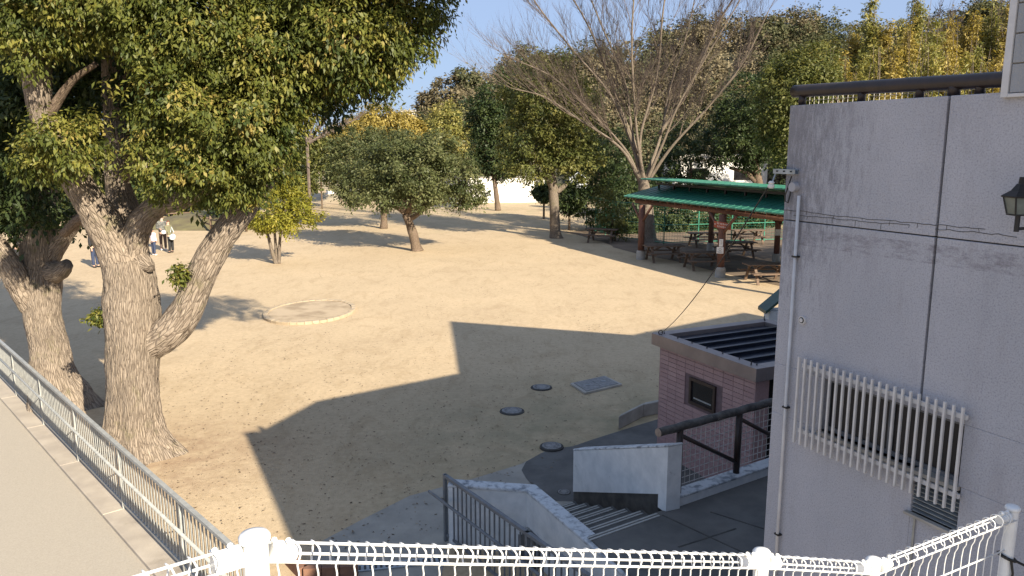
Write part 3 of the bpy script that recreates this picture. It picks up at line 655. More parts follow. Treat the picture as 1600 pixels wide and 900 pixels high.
# end wall + back body + roof
KP = V((1.67, 6.49, 0)) + EU * .92; KE = KP + EU * 14.7
def thick(mb, p, q, tk, z0, z1):
    d = (q - p).normalized(); n_ = V((d.y, -d.x, 0)) * tk; return mb.prism([p, q, q + n_, p + n_], z0, z1)
mb = MB(); i_ = WD * .28
mb.prism([CC + WD * .004, KP, KP + EU * .3 - V((0, .25, 0)), CC + WD * .26 - WN * .22], ZB, ZT - .004)
thick(mb, KP + EU * .31, KE, .25, ZB, ZT - .004)
build('side_wall', mb, M['rendered_wall'], bl)
mb = MB(); thick(mb, KE - EU * .002, KE + WD * 7, .25, ZB, ZT); build('back_wall', mb, M['rendered_wall'], bl)
mb = MB(); mb.prism([CC + WD * .35 - WN * .27, KP + EU * .5 - V((0, .5, 0)), KE + WD * .4 - EU * .3, KE + WD * 7 - EU * .3, CC + WD * LB - WN * .27], ZT - .35, ZT - .15); build('roof', mb, M['concrete'], bl)
g0 = V((1.67, 6.49, 0)); gq = [(.93, .01), (4.44, .05), (7.3, 2.55), (10.44, .3), (15.5, .4), (15.5, -.2), (.93, -.2)]
mb = MB(); f_ = [g0 + EU * a_ + V((0, 0, ZT + z)) for a_, z in gq]; b_ = [p + WD * 1.2 for p in f_]
k = len(f_); mb.add(f_ + b_, [tuple(range(k)), tuple(range(2 * k - 1, k - 1, -1))] + [(i, k + i, k + (i + 1) % k, (i + 1) % k) for i in range(k)])
gobj_skip = mb
rc_ = random.Random(4)
for pts_, br in (([(1222, 327), (1260, 331), (1330, 340), (1400, 346), (1470, 352), (1550, 360)], 1), ([(1240, 336), (1300, 341), (1360, 347), (1430, 353)], 1), ([(1462, 358), (1520, 362), (1600, 371)], 0)):
    wp_ = [Wp(*p) for p in pts_]; line = []
    for i in range(len(wp_) - 1):
        for k in range(8): f = k / 8; line.append((wp_[i][0] * (1 - f) + wp_[i + 1][0] * f, wp_[i][1] * (1 - f) + wp_[i + 1][1] * f + rc_.uniform(-.004, .004)))
    mb = MB(); mb.tube([wl_(a_, b_, .0005) for a_, b_ in line], .0022, 4, cap=False)
    if br:
        for k in range(3, len(line), 5): a_, b_ = line[k]; mb.tube([wl_(a_, b_, .0005), wl_(a_ + rc_.uniform(-.005, .005), b_ - rc_.uniform(.012, .04), .0005)], .0014, 4, cap=False)
    build('crack', mb, M['bare_concrete'], bl)
# window recess, frame, panes
mb = MB(); wbox(mb, sL, sR, zD, zU, -TK - .0154, -TK + .0077); wo_ = build('window', mb, M['dark_room'], bl)
mb = MB()
wbox(mb, sL, sR, zU - .027, zU, -.077, -.0462); wbox(mb, sL, sR, zD, zD + .027, -.077, -.0462); wbox(mb, sL, sL + .0231, zD + .027, zU - .027, -.077, -.0462); wbox(mb, sR - .0231, sR, zD + .027, zU - .027, -.077, -.0462); wbox(mb, (sL + sR) / 2 - .0154, (sL + sR) / 2 + .0154, zD + .027, zU - .027, -.077, -.0462)
build('frame', mb, M['rail_dark'], wo_)
for a0_, a1_ in ((sL + .0231, (sL + sR) / 2 - .0154), ((sL + sR) / 2 + .0154, sR - .0231)):
    mb = MB(); wbox(mb, a0_, a1_, zD + .027, zU - .027, -.0655, -.0601); build('pane', mb, M['dull_glass'], wo_)
mb = MB(); wbox(mb, sL - .0077, sR + .0077, zD - .0231, zD, -.0462, .0231); build('sill', mb, M['concrete'], wo_)
# bars on two rails
s_a = Wp(1255, 600)[0]; s_b = Wp(1508, 700)[0]
gt = tag(bpy.data.objects.new('window_grille', None)); COL.objects.link(gt); gt.parent = bl; gt.location = wl_((s_a + s_b) / 2, zBb, .0462) - CC
go_ = bl.location + gt.location
for z_ in (zBt - .0577, zBb + .0886):
    mb = MB(); wbox(mb, s_a + .0154, s_b + .0154, z_ - .0131, z_ + .0131, .0231, .0385); build('rail', mb, M['bar_paint'], gt, org=go_)
for k in range(23):
    s_ = s_a + (s_b - s_a) * k / 22
    mb = MB(); mb.beam(wl_(s_, zBb, .0508), wl_(s_, zBt, .0508), .018, .013, up=WD); build('bar', mb, M['bar_paint'], gt, org=go_, bevel=.0023)
for s_ in (s_a + .077, s_b - .0231):
    for z_ in (zBt - .0577, zBb + .0886):
        mb = MB(); wbox(mb, s_ - .0092, s_ + .0092, z_ - .0077, z_ + .0077, 0, .0231); build('bracket', mb, M['bar_paint'], gt, org=go_)
# louvre vent
vt = MB(); wbox(vt, vL + .0015, vR - .0015, vB, zD, -.0924, -.077); vo = build('vent', vt, M['black'], bl)
for k in range(9):
    z_ = vB + .0077 + (zD - .0308 - vB) * k / 9; mb = MB(); mb.hexa([wl_(vL + .0031, z_, -.0077), wl_(vR - .0031, z_, -.0077), wl_(vR - .0031, z_ + .0154, -.0385), wl_(vL + .0031, z_ + .0154, -.0385)], [wl_(vL + .0031, z_ + .0031, -.0077), wl_(vR - .0031, z_ + .0031, -.0077), wl_(vR - .0031, z_ + .0185, -.0385), wl_(vL + .0031, z_ + .0185, -.0385)]); build('louvre', mb, M['plate_steel'], vo)
mb = MB(); wbox(mb, vL - .0231, vR + .0231, vB - .0154, vB, -.0385, .0308); build('sill', mb, M['concrete'], vo)
mb = MB(); mb.tube([wl_(vL + .0385, vB - .0154, .0092), wl_(vL + .0385, ZW, .0092)], .0062, 6); build('drain_pipe', mb, M['plate_steel'], vo)
# conduit pipe
sc_ = Wp(1243, 450)[0]; zc1 = Wp(1243, 305)[1]
mb = MB(); mb.tube([wl_(sc_, ZW, .0216), wl_(sc_, zc1, .0216)], .0108, 12); cp = build('conduit', mb, M['bar_paint'], bl, smooth=True)
mb = MB()
M['box_grey'] = pm('box_grey', (.36, .36, .38), (.32, .32, .34), 10, .6)
for z_ in [Wp(1243, y_)[1] for y_ in (400, 640, 848)]:
    mb = MB(); wbox(mb, sc_ - .0193, sc_ + .0216, z_ - .0054, z_ + .0054, 0, .0354); build('clip', mb, M['black'], cp)
sb, zb = Wp(1244, 292); mb = MB(); mb.tube([wl_(sb, zb, 0), wl_(sb, zb, .0385)], .0308, 16); build('junction_box', mb, M['box_grey'], cp, smooth=False)
# round vent
sv_, zv_ = Wp(1255, 500); mb = MB(); mb.tube([wl_(sv_, zv_, 0), wl_(sv_, zv_, .0154)], .0277, 20); rv = build('round_vent', mb, M['bar_paint'], bl)
mb = MB(); mb.tube([wl_(sv_, zv_, .0154), wl_(sv_, zv_, .0185)], .02, 20); build('ring', mb, M['black'], rv)
mb = MB(); mb.tube([wl_(sv_, zv_, .0185), wl_(sv_, zv_, .0216)], .0139, 20); build('cap', mb, M['bar_paint'], rv)
# steel bracket and loop cable
sk, zk = Wp(1232, 268); t = thing('cable_bracket', wl_(sk, zk, .0154), 'galvanised steel channel bracket bolted to the corner of the grey wall', 'bracket')
mb = MB(); wbox(mb, sk - .1001, sk + .0924, zk - .0154, zk - .0108, .0, .0385); wbox(mb, sk - .1001, sk + .0924, zk - .0108, zk + .0154, .0, .0062); wbox(mb, sk - .1001, sk + .0924, zk - .0108, zk + .0154, .0323, .0385); build('channel', mb, M['plate_steel'], t)
for d_ in (-.0616, 0, .0616):
    mb = MB(); mb.tube([wl_(sk + d_, zk + .0023, .0385), wl_(sk + d_, zk + .0023, .0462)], .0054, 8); build('bolt', mb, M['black'], t)
mb = MB(); lp = [Wp(1241, 275), Wp(1238, 288), Wp(1232, 305), Wp(1231, 314), Wp(1234, 317), Wp(1237, 305), Wp(1240, 294)]
mb.tube([wl_(a_, b_, .0231 + .0077 * math.sin(i)) for i, (a_, b_) in enumerate(lp)], .0046, 6); build('cable_loop', mb, M['wire_dark'], t, smooth=True)
# insulator + long cable to the hut
ins = wl_(Wp(1207, 290)[0] - .0154, Wp(1207, 288)[1], .0154)
e0 = D(1205, 289, 5.36)
t = thing('overhead_cable', eye, 'thin dark cable slanting from the brick hut roof up to the grey wall corner', 'cable')
pts = [eye.lerp(e0, x) + V((0, 0, ZR * 0 + .0231 - .2464 * 4 * x * (1 - x) * .55)) for x in np.linspace(0, 1, 24)]
mb = MB(); mb.tube(pts, .0054, 6); build('cable', mb, M['wire_dark'], t, smooth=True)
mb = MB(); mb.lathe(e0 + V((0, 0, -.0231)), [(.0139, 0), (.0231, .0077), (.0231, .0231), (.0154, .027), (.0216, .0385), (.0115, .0501)], 12); build('insulator', mb, M['sign_white'], t)
mb = MB(); mb.tube([e0, wl_(sk - .0924, zk, .0154)], .0062, 6); build('stay', mb, M['plate_steel'], t)
# lantern
sa, za = Wp(1612, 318); c = wl_(sa + .0154, za, .1232)
t = thing('wall_lantern', c, 'dark metal wall lantern with frosted glass at the right edge of the grey wall', 'lantern')
def frus(mb, c, r0, z0, r1, z1):
    mb.hexa([c + V((x * r0, y * r0, z0)) for x, y in ((-1, -1), (1, -1), (1, 1), (-1, 1))], [c + V((x * r1, y * r1, z1)) for x, y in ((-1, -1), (1, -1), (1, 1), (-1, 1))])
mb = MB(); frus(mb, c, .0655, .0385, .0678, .0462); frus(mb, c, .0678, .047, .0347, .077); frus(mb, c, .0347, .0778, .0154, .1155); frus(mb, c, .0115, .1163, .0092, .154); build('cap', mb, M['black'], t)
mb = MB(); frus(mb, c, .0385, -.0539, .0554, .0377); build('glass', mb, M['frosted'], t)
mb = MB()
for x, y in ((-1, -1), (1, -1), (1, 1), (-1, 1)): mb.beam(c + V((x * .04, y * .04, -.0539)), c + V((x * .0577, y * .0577, .0385)), .0077, .0077)
frus(mb, c, .0431, -.0616, .0431, -.0547); build('frame', mb, M['black'], t)
mb = MB(); mb.tube([c + V((0, 0, -.0616)), c + V((0, 0, -.154))], .0139, 8); mb.tube([c + V((0, 0, -.1386)), wl_(sa + .0154, za - .1386, 0)], .0092, 8); build('bracket', mb, M['black'], t)
for o in t.children: o.scale = (.85, .85, .85)
# roof railing: log style
t = thing('roof_railing', wl_(1, ZT), 'thick dark brown rail on stubby posts along the top of the grey wall', 'railing')
zr0 = Wp(1212, 140)[1] + .0154; 
rz0 = Wp(1225, 143); rz1 = Wp(1545, 124); RO = -.06
R_0 = wl_(-.03, rz0[1], RO); R_1 = R_0 + (wl_(rz1[0], rz1[1], RO) - wl_(rz0[0], rz0[1], RO)) / (rz1[0] - rz0[0]) * 1.95
mb = MB(); mb.tube([R_0.lerp(R_1, x) for x in np.linspace(0, 1, 30)], .040, 14, rough=.04, ns=6); build('rail', mb, M['dark_bar'], t, smooth=True)
for k, x in enumerate([1243, 1335, 1425, 1478, 1518]):
    s_ = Wp(x, 155)[0]; r_ = .024 if x != 1478 else .032
    mb = MB(); mb.tube([wl_(s_, ZT, RO), wl_(s_, R_0.z - .02, RO)], r_, 10); build('post', mb, M['dark_bar'], t, smooth=True)
for s_ in np.arange(.0154, 1.6, .0385):
    mb = MB(); mb.tube([wl_(s_, ZT, -.1155), wl_(s_, zr0, -.1155)], .0017, 4, cap=False); build('wire', mb, M['mesh_pale'], t)
mb = MB(); mb.tube([wl_(0, ZT + .0347, -.117), wl_(1.6, ZT + .0347, -.117)], .0017, 4, cap=False); build('wire', mb, M['mesh_pale'], t)
t2 = thing('roof_house', g0 + EU * 7 + V((0, 0, ZT + .077)), 'gabled roof room at the far edge of the grey building', 'roof room')
build('gable_block', gobj_skip, M['white_wall'], t2)
# clad upper storey standing on the near end of the wall
cs, cz = Wp(1568, 153); cs2 = LB - .2; ct = ZT + .75
t = thing('clad_storey', wl_(cs + 2, cz), 'white framed upper wall clad in ribbed grey panels at the upper right corner', 'upper storey')
def wpart(name, s0, s1, z0, z1, o0, o1, m, par):
    mb = MB(); wbox(mb, s0, s1, z0, z1, o0, o1); return build(name, mb, m, par, bevel=.002)
wpart('core', cs + .012, cs2, ZT + .003, ct - .01, -.24, .006, M['concrete'], t)
wpart('frame', cs, cs + .035, cz, ct, -.02, .030, M['bar_paint'], t); wpart('frame', cs + .036, cs2, cz, cz + .018, .0065, .030, M['bar_paint'], t)
wpart('frame', cs, cs + .011, ZT + .003, ct, -.24, -.021, M['bar_paint'], t)
z_ = cz + .022
while z_ < ct - .1:
    for j in range(4):
        x0 = cs + .04 + j * .9; wpart('panel', x0, x0 + .895, z_, z_ + .135, .0065, .022, M['siding'], t)
    z_ += .142

# small green-roofed kiosk glimpsed behind the corner
kc = D(1203, 485, 17.5); t = thing('kiosk', V((kc.x + 1.0, kc.y + .5, 0)), 'small white hut with dark green pitched roof half hidden by the grey wall', 'hut')
a0 = D(1202, 500, 17.5); zk0 = D(1202, 486, 17.5).z
mb = MB(); mb.prism([(a0.x, 17.5), (a0.x + 2, 17.5), (a0.x + 2, 17.9), (a0.x, 17.9)], 0, lambda p: zk0 + (.0 if p[0] < a0.x + .1 else .0)); build('wall', mb, M['white_wall'], t)
mb = MB(); mb.hexa([V((a0.x - .13, 17.38, zk0 - .05)), V((a0.x + 1.0, 17.38, zk0 + .95)), V((a0.x + 1.0, 17.95, zk0 + .95)), V((a0.x - .13, 17.95, zk0 - .05))], [V((a0.x - .13, 17.38, zk0 + .02)), V((a0.x + 1.0, 17.38, zk0 + 1.03)), V((a0.x + 1.0, 17.95, zk0 + 1.03)), V((a0.x - .13, 17.95, zk0 + .02))])
mb.hexa([V((a0.x + 1.001, 17.38, zk0 + .95)), V((a0.x + 2.1, 17.38, zk0 - .05)), V((a0.x + 2.1, 17.95, zk0 - .05)), V((a0.x + 1.001, 17.95, zk0 + .95))], [V((a0.x + 1.001, 17.38, zk0 + 1.03)), V((a0.x + 2.1, 17.38, zk0 + .02)), V((a0.x + 2.1, 17.95, zk0 + .02)), V((a0.x + 1.001, 17.95, zk0 + 1.03))])
M['kiosk_green'] = pm('kiosk_green', (.03, .075, .06), (.02, .05, .04), 5, .5); build('roof', mb, M['kiosk_green'], t)

# ================================================================ WHITE MESH FENCE in front of the viewer
def WW(x, y, w_):
    a_ = (x - 800) / F * w_; b_ = (450 - y) / F * w_
    return V((a_, math.cos(PIT) * w_ + b_ * math.sin(PIT), H - math.sin(PIT) * w_ + b_ * math.cos(PIT)))
P1 = WW(398, 846, 1.6); P2 = WW(1190, 868, 2.5); P3 = WW(1365, 880, 2.85); P4 = WW(1582, 797, 3.2)
Pa = WW(205, 903, 1.463); P0 = P1 + (Pa - P1) * 5
t = thing('mesh_fence', V((P2.x, P2.y, P2.z - 1.1)), 'white coated wire mesh fence with rolled top rail in the foreground', 'fence')
def fsec(A, B, sp=.04):
    d = (B - A); hd = V((d.x, d.y, 0)); Lh = hd.length; hd.normalize(); nr_ = V((hd.y, -hd.x, 0)); nr_ = nr_ if nr_.y < 0 else -nr_   # towards the camera
    up = V((0, 0, 1)); tri = [(0, 0), (.021, -.034), (-.021, -.034)]
    for o_, z_ in tri:
        mb = MB(); mb.tube([A + nr_ * o_ + up * z_, B + nr_ * o_ + up * z_], .0034, 8); build('rail', mb, M['white_paint'], t, smooth=True)
    for z_ in (-.17, -.30, -.43, -.56, -.69):
        mb = MB(); mb.tube([A + up * z_, B + up * z_], .0034, 6); build('rail', mb, M['white_paint'], t, smooth=True)
    n_ = int(Lh / sp); prof = [(0, -.80), (0, -.12), (.003, -.085), (.014, -.062)]
    for k in range(15):
        th = math.radians(-50 + k * 22); prof.append((math.cos(th) * .027 * 1.0, -.022 + math.sin(th) * .027))
    me0 = None
    for k in range(1, n_):
        base = A.lerp(B, k / n_)
        if me0 is None:
            mb = MB(); mb.tube([nr_ * o_ + up * z_ + hd * (.004 * math.sin(i)) for i, (o_, z_) in enumerate(prof)], .0022, 6)
            o = build('wire', mb, M['white_paint'], t, org=V((0, 0, 0)), smooth=True); me0 = o.data
        else: o = link('wire', me0, None, t)
        o.location = base - t.location
def fpost(Pp, r=.025, hh=.012):
    mb = MB(); mb.lathe(Pp + V((0, 0, -1.15)), [(r, 0), (r, 1.15 + hh - .008)], 20); po_ = build('post', mb, M['white_paint'], t, smooth=False)
    mb = MB(); mb.lathe(Pp + V((0, 0, hh - .012)), [(r * 1.08, 0), (r * 1.22, .004), (r * 1.22, .012), (r * 1.05, .018), (r * .6, .021), (.001, .022)], 24); build('cap', mb, M['white_paint'], po_, smooth=True)
    return po_
def clamp(po_, Pp, d):
    d = V((d.x, d.y, d.z)).normalized()
    for k, (a_, b_, r) in enumerate(((.03, .055, .024), (.055, .085, .018))):
        mb = MB(); mb.tube([Pp + d * a_ + V((0, 0, -.022)), Pp + d * b_ + V((0, 0, -.022))], r, 12); build('clamp', mb, M['white_paint'], po_, smooth=False)
    for a_ in (.045, .075):
        mb = MB(); mb.tube([Pp + d * a_ + V((0, 0, -.005)), Pp + d * a_ + V((0, -.012, .012))], .006, 8); build('bolt', mb, M['white_paint'], po_)
fsec(P0, P1); fsec(P1, P2); fsec(P2, P3, .045); fsec(P3, P4, .05)
for Pp, ds in ((P1, (P0 - P1, P2 - P1)), (P2, (P1 - P2, P3 - P2)), (P3, (P2 - P3, P4 - P3)), (P4, (P3 - P4,))):
    po_ = fpost(Pp, .026 if Pp is P1 else .0235)
    for d in ds: clamp(po_, Pp, d)
# cable tie on the right post
t = thing('cable_tie', P4 + V((0, 0, -.22)), 'black cable tie and strap round the right-hand white fence post', 'cable tie')
mb = MB(); mb.tube([P4 + V((math.cos(x) * .031, math.sin(x) * .031, -.205 - .012 * math.cos(x))) for x in np.linspace(0, 2 * math.pi, 18)], .007, 6); build('strap', mb, M['black'], t)
mb = MB(); mb.tube([P4 + V((0, -.03, -.21)), P4 + V((.008, -.035, -.26)), P4 + V((.0, -.04, -.36))], .005, 6); mb.tube([P4 + V((.02, -.025, -.21)), P4 + V((.09, -.03, -.245))], .006, 6); build('tail', mb, M['black'], t)
# landing that carries the viewer and the fence
mb = MB(); dk_ = [P0 + V((-.1, .05, 0)), P1 + V((0, .08, 0)), P2 + V((.05, .08, 0)), P3 + V((.1, .08, 0)), P4 + V((.1, .08, 0)), V((3.6, -3, 0)), V((-3.5, -3, 0))]
mb.prism([(p.x, p.y) for p in dk_], 2.35, 2.6); tag(build('landing', mb, M['concrete']), 'concrete landing under the white mesh fence', kind='structure')

# low brick planter edge and drain grate at the bottom edge
t = thing('planter_edge', G(500, 893), 'low brown brick edging with a pale corner below the white fence', 'edging')
b0_ = G(440, 868); b1_ = G(475, 905); b2_ = G(560, 900)
for A_, B_ in ((b0_, b1_), (b1_, b2_)):
    d = (B_ - A_); k_ = max(2, int(d.length / .21))
    for i in range(k_):
        p = A_ + d * ((i + .5) / k_); mb = MB(); mb.box((p.x, p.y, .08), (d.length / k_ - .008, .1, .16), math.atan2(d.y, d.x)); build('brick', mb, M.setdefault('brick_red', pm('brick_red', (.25, .13, .08), (.17, .09, .06), 9, .9, 40, .4, .004)), t)
t = thing('drain_channel', G(600, 893), 'perforated galvanised drain channel at the bottom edge', 'drain')
dA = G(515, 900); dB = G(700, 880); d = dB - dA; n_ = V((-d.y, d.x, 0)).normalized()
mb = MB(); mb.prism([dA, dB, dB + n_ * .16, dA + n_ * .16], 0, .02); ch = build('channel', mb, M['plate_steel'], t)
for i in range(22):
    p = dA + d * ((i + .5) / 22) + n_ * .08; mb = MB(); mb.box((p.x, p.y, .0215), (.03, .09, .003), math.atan2(d.y, d.x)); build('slot', mb, M['black'], ch)

# ================================================================ PAVILION
EA = V((5.45, 38.6, 0)); PU = V((.38, -.925, 0)).normalized(); PM = V((.925, .38, 0)).normalized(); PL = 14.0
t = thing('pavilion', V((9, 34, 0)), 'open timber pavilion with two-tier green metal roof and log posts', 'pavilion')
pp = lambda a, b, z=0: EA + PM * a + PU * b + V((0, 0, z))      # a inwards, b along the eave towards the viewer
def roof_slab(name, a0, z0, a1, z1, b0, b1, m, th=.05, par=t):
    mb = MB(); q0 = [pp(a0, b0, z0), pp(a0, b1, z0), pp(a1, b1, z1), pp(a1, b0, z1)]
    mb.hexa([p - V((0, 0, th)) for p in q0], q0); o = build(name, mb, m, par)
    sl = (z1 - z0) / (a1 - a0)
    n_ = int((b1 - b0) / .42); me0 = None
    for k in range(n_ + 1):
        b_ = b0 + .02 + (b1 - b0 - .04) * k / n_; mb = MB(); mb.beam(pp(a0 + .0, b_, z0 + .004), pp(a1, b_, z1 + .004), .03, .022)
        r = build('seam', mb, m, o)
    return o
roof_slab('lower_roof', 0, 2.86, 2.4, 3.42, 0, PL, M['green_metal'])
roof_slab('upper_roof', .72, 3.70, 1.7, 3.74, .35, PL - .3, M['green_metal'])
roof_slab('upper_roof_back', 1.71, 3.74, 5.7, 3.45, .35, PL - .3, M['green_metal'])
roof_slab('lower_roof_back', 4.1, 3.40, 6.4, 2.86, 0, PL, M['green_metal'])
mb = MB()
for b_ in (.06, PL - .1): mb.add([pp(.4, b_, 2.90), pp(6.0, b_, 2.90), pp(4.3, b_, 3.30), pp(2.2, b_, 3.30)] + [pp(.4, b_ + .04, 2.90), pp(6.0, b_ + .04, 2.90), pp(4.3, b_ + .04, 3.30), pp(2.2, b_ + .04, 3.30)], [(3, 2, 1, 0), (4, 5, 6, 7), (0, 1, 5, 4), (1, 2, 6, 5), (2, 3, 7, 6), (3, 0, 4, 7)])
build('gable_board', mb, M['post_wood'], t)
for a_ in (.55, 5.85):
    mb = MB(); mb.tube([pp(a_, .3, 2.62), pp(a_, PL - .3, 2.62)], .11, 10); build('beam', mb, M['post_wood'], t, smooth=True)
for b_ in (1.65, 4.6, 7.65, 10.6, 13.5):
    mb = MB(); mb.tube([pp(.3, b_, 2.74), pp(6.1, b_, 2.74)], .08, 8); build('cross_beam', mb, M['post_wood'], t, smooth=True)
for a_ in (1.6, 4.65):
    mb = MB(); mb.beam(pp(a_, .4, 3.44), pp(a_, PL - .4, 3.44), .06, .1); build('purlin', mb, M['dark_bar'], t)
    for b_ in np.arange(.6, PL - .3, 1.3):
        mb = MB(); mb.beam(pp(a_, b_, 2.8), pp(a_, b_, 3.40), .08, .08, up=PU); build('strut', mb, M['dark_bar'], t)
for k in range(24):
    b_ = .15 + (PL - .3) * k / 23
    mb = MB(); mb.beam(pp(.05, b_, 2.77), pp(2.3, b_, 3.30), .05, .09); build('rafter', mb, M['post_wood'], t)
pA = G(1001, 405); pB = G(1125, 433); pC = V((pB.x, pB.y, 0)) + PM * 4.9 - PU * 2.4; pD = V((pA.x, pA.y, 0)) + PM * 4.9 - PU * 1.3
posts = [(V((pA.x, pA.y, 0)), .15), (V((pB.x, pB.y, 0)), .15), (pC, .13), (pD, .13), (V((pB.x, pB.y, 0)) + PU * 6, .15), (pC + PU * 6.3, .13)]
pob = []
for p, r in posts:
    mb = MB(); mb.tube([p + V((0, 0, .3)), p + V((0, 0, 1.4)), p + V((0, 0, 2.55))], r, 12, rough=.05, ns=3); po_ = build('post', mb, M['post_wood'], t, smooth=True); pob.append(po_)
    mb = MB(); mb.lathe(p, [(r * 1.45, 0), (r * 1.4, .35), (r * 1.2, .42)], 14); build('footing', mb, M['concrete'], po_)
    for s_ in (-1, 1):
        mb = MB(); mb.tube([p + V((0, 0, 1.72)), p + PU * s_ * .85 + V((0, 0, 2.56))], .06, 8); build('brace', mb, M['post_wood'], po_, smooth=True)
# sign boards on the front post
fn = -PM; fn = (V((0, 0, 0)) - pB).normalized(); fn = V((fn.x, fn.y, 0)).normalized(); fu = V((-fn.y, fn.x, 0)); 
if fu.x < 0: fu = -fu
tilt = V((0, 0, -.02))
sb_ = pB + fn * .19; sb_.z = 0
s_t = thing('sign_board', sb_ + V((0, 0, 2.05)), 'small red-brown arrow board with white lettering on the front pavilion post', 'sign')
def face(mb, c, du, z, w_, h_, th=.02, o=0.0, sk=0.0):
    q = [c + fu * (du - w_ / 2) + fn * o + V((0, 0, z - h_ / 2 - sk * -w_ / 2)), c + fu * (du + w_ / 2) + fn * o + V((0, 0, z - h_ / 2 - sk * w_ / 2))]
    r = [q[0] + V((0, 0, h_)), q[1] + V((0, 0, h_))]; bk = [p - fn * th for p in (q[0], q[1], r[1], r[0])]
    return mb.add([q[0], q[1], r[1], r[0]] + bk, [(0, 1, 2, 3), (7, 6, 5, 4), (0, 4, 5, 1), (1, 5, 6, 2), (2, 6, 7, 3), (3, 7, 4, 0)])
mb = MB(); face(mb, sb_, 0, 2.12, .66, .26, sk=.16); build('board', mb, M['sign_red'], s_t)
mb = MB()
for row, (z_, w0_) in enumerate(((2.175, .44), (2.06, .36))):
    for i in range(8 if row == 0 else 7):
        u = (-.20 + i * .058) + row * .02; zz = z_ - u * .16
        if i % 3 != 2:
            face(mb, sb_, u, zz + .02, .038, .012, .003, .004); face(mb, sb_, u, zz - .02, .034, .010, .003, .004); face(mb, sb_, u - .01 * (i % 2), zz, .010, .07, .003, .0045)
        else: face(mb, sb_, u, zz, .036, .012, .003, .004); face(mb, sb_, u + .008, zz - .005, .010, .06, .003, .0045)
face(mb, sb_, -.285, 2.17, .05, .014, .003, .004); face(mb, sb_, -.29, 2.18, .014, .05, .003, .0045)
build('lettering', mb, M['sign_white'], s_t)
s_t = thing('notice', sb_ + V((0, 0, 1.2)), 'two white paper notices, narrow above square, on the front pavilion post', 'notice')
mb = MB(); face(mb, sb_, -.02, 1.42, .15, .30, .008); face(mb, sb_, -.05, 1.12, .27, .26, .008); build('sheet', mb, M['sign_white'], s_t)
mb = MB(); mb.tube([sb_ + fu * -.05 + fn * .002 + V((math.cos(x) * .045 * fu.x, math.cos(x) * .045 * fu.y, 1.155 + math.sin(x) * .045)) for x in np.linspace(0, 6.28, 12)], .006, 4)
for z_, w_ in ((1.06, .19), (1.03, .16), (1.50, .09), (1.45, .10), (1.40, .08), (1.34, .09)): face(mb, sb_, -.05 if z_ < 1.2 else -.02, z_, w_, .010, .002, .003)
build('print', mb, M['black'], s_t)
pc_ = pC + fn * .16; s_t = thing('notice', pc_ + V((0, 0, 1.3)), 'plain pale notice sheet on the rear pavilion post nearest the grey wall', 'notice')
mb = MB(); face(mb, pc_, 0, 1.4, .24, .28, .008); build('sheet', mb, M['sign_white'], s_t)

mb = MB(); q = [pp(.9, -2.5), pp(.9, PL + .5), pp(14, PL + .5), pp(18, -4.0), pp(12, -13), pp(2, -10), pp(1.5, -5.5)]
M['shade_brown'] = pm('shade_brown', (.20, .145, .095), (.13, .095, .065), 1.1, .95, 14, .5, .02)  # dark brown ground colour deepens the shade under the pavilion roof
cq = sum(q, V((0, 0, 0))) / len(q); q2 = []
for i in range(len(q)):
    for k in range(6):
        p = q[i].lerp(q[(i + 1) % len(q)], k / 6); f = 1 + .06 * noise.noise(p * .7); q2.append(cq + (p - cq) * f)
mb.sheet([(p.x, p.y) for p in q2], .008); tag(build('shade_sheet', mb, M['shade_brown'], org=V((0, 0, 0))), 'dark brown ground sheet with shade put into its colour, under and behind the pavilion', kind='structure')
# picnic tables
def picnic_table(loc, rz, label, group='picnic tables at the pavilion'):
    t = thing('picnic_table', V((0, 0, 0)), label, 'picnic table', group)
    for k in range(4):
        mb = MB(); mb.box((0, -.27 + k * .18, .72), (1.8, .165, .045)); build('plank', mb, M['table_wood'], t)
    for s_ in (-1, 1):
        for k in range(2):
            mb = MB(); mb.box((0, s_ * (.58 + k * .15), .43), (1.8, .14, .045)); build('bench_plank', mb, M['table_wood'], t)
        x = s_ * .62
        for q in (-1, 1):
            mb = MB(); mb.beam((x, q * .22, .70), (x, q * .62, .0), .05, .10, up=V((1, 0, 0))); build('leg', mb, M['table_wood'], t)
        mb = MB(); mb.beam((x + .05, -.72, .385), (x + .05, .72, .385), .05, .09); build('cross_bar', mb, M['table_wood'], t)
        mb = MB(); mb.beam((x + .05, -.34, .67), (x + .05, .34, .67), .05, .05); build('cross_bar', mb, M['table_wood'], t)
    mb = MB(); mb.beam((-.62, 0, .42), (-.1, 0, .68), .05, .07); mb.beam((.62, 0, .42), (.1, 0, .68), .05, .07); build('stay', mb, M['table_wood'], t)
    t.location = loc; t.rotation_euler = (0, 0, rz); return t
LPT = [((940, 378), 'picnic table standing alone left of the pavilion beside the green fence', -.35),
       ((1036, 408), 'dark picnic table behind the first pavilion post, leftmost under the roof', .12),
       ((1098, 420), 'dark picnic table just left of the front post with the signs', .12),
       ((1198, 441), 'sunlit picnic table at the near end, beside the corner of the grey wall', .12),
       ((1100, 385), 'picnic table with sun-flecked top in the back row under the roof', .12),
       ((1150, 402), 'dark picnic table between the two right-hand pavilion posts', .12),
       ((1168, 380), 'picnic table in the back row behind the front post signs', .12)]
pt0 = None
for (x, y), lab, rz in LPT:
    c = G(x, y); c.z = 0
    if pt0 is None: pt0 = picnic_table(c, rz, lab); first = (c, rz)
    else:
        o = copy_tree(pt0); o.location = c; o.rotation_euler = (0, 0, rz); o['label'] = lab

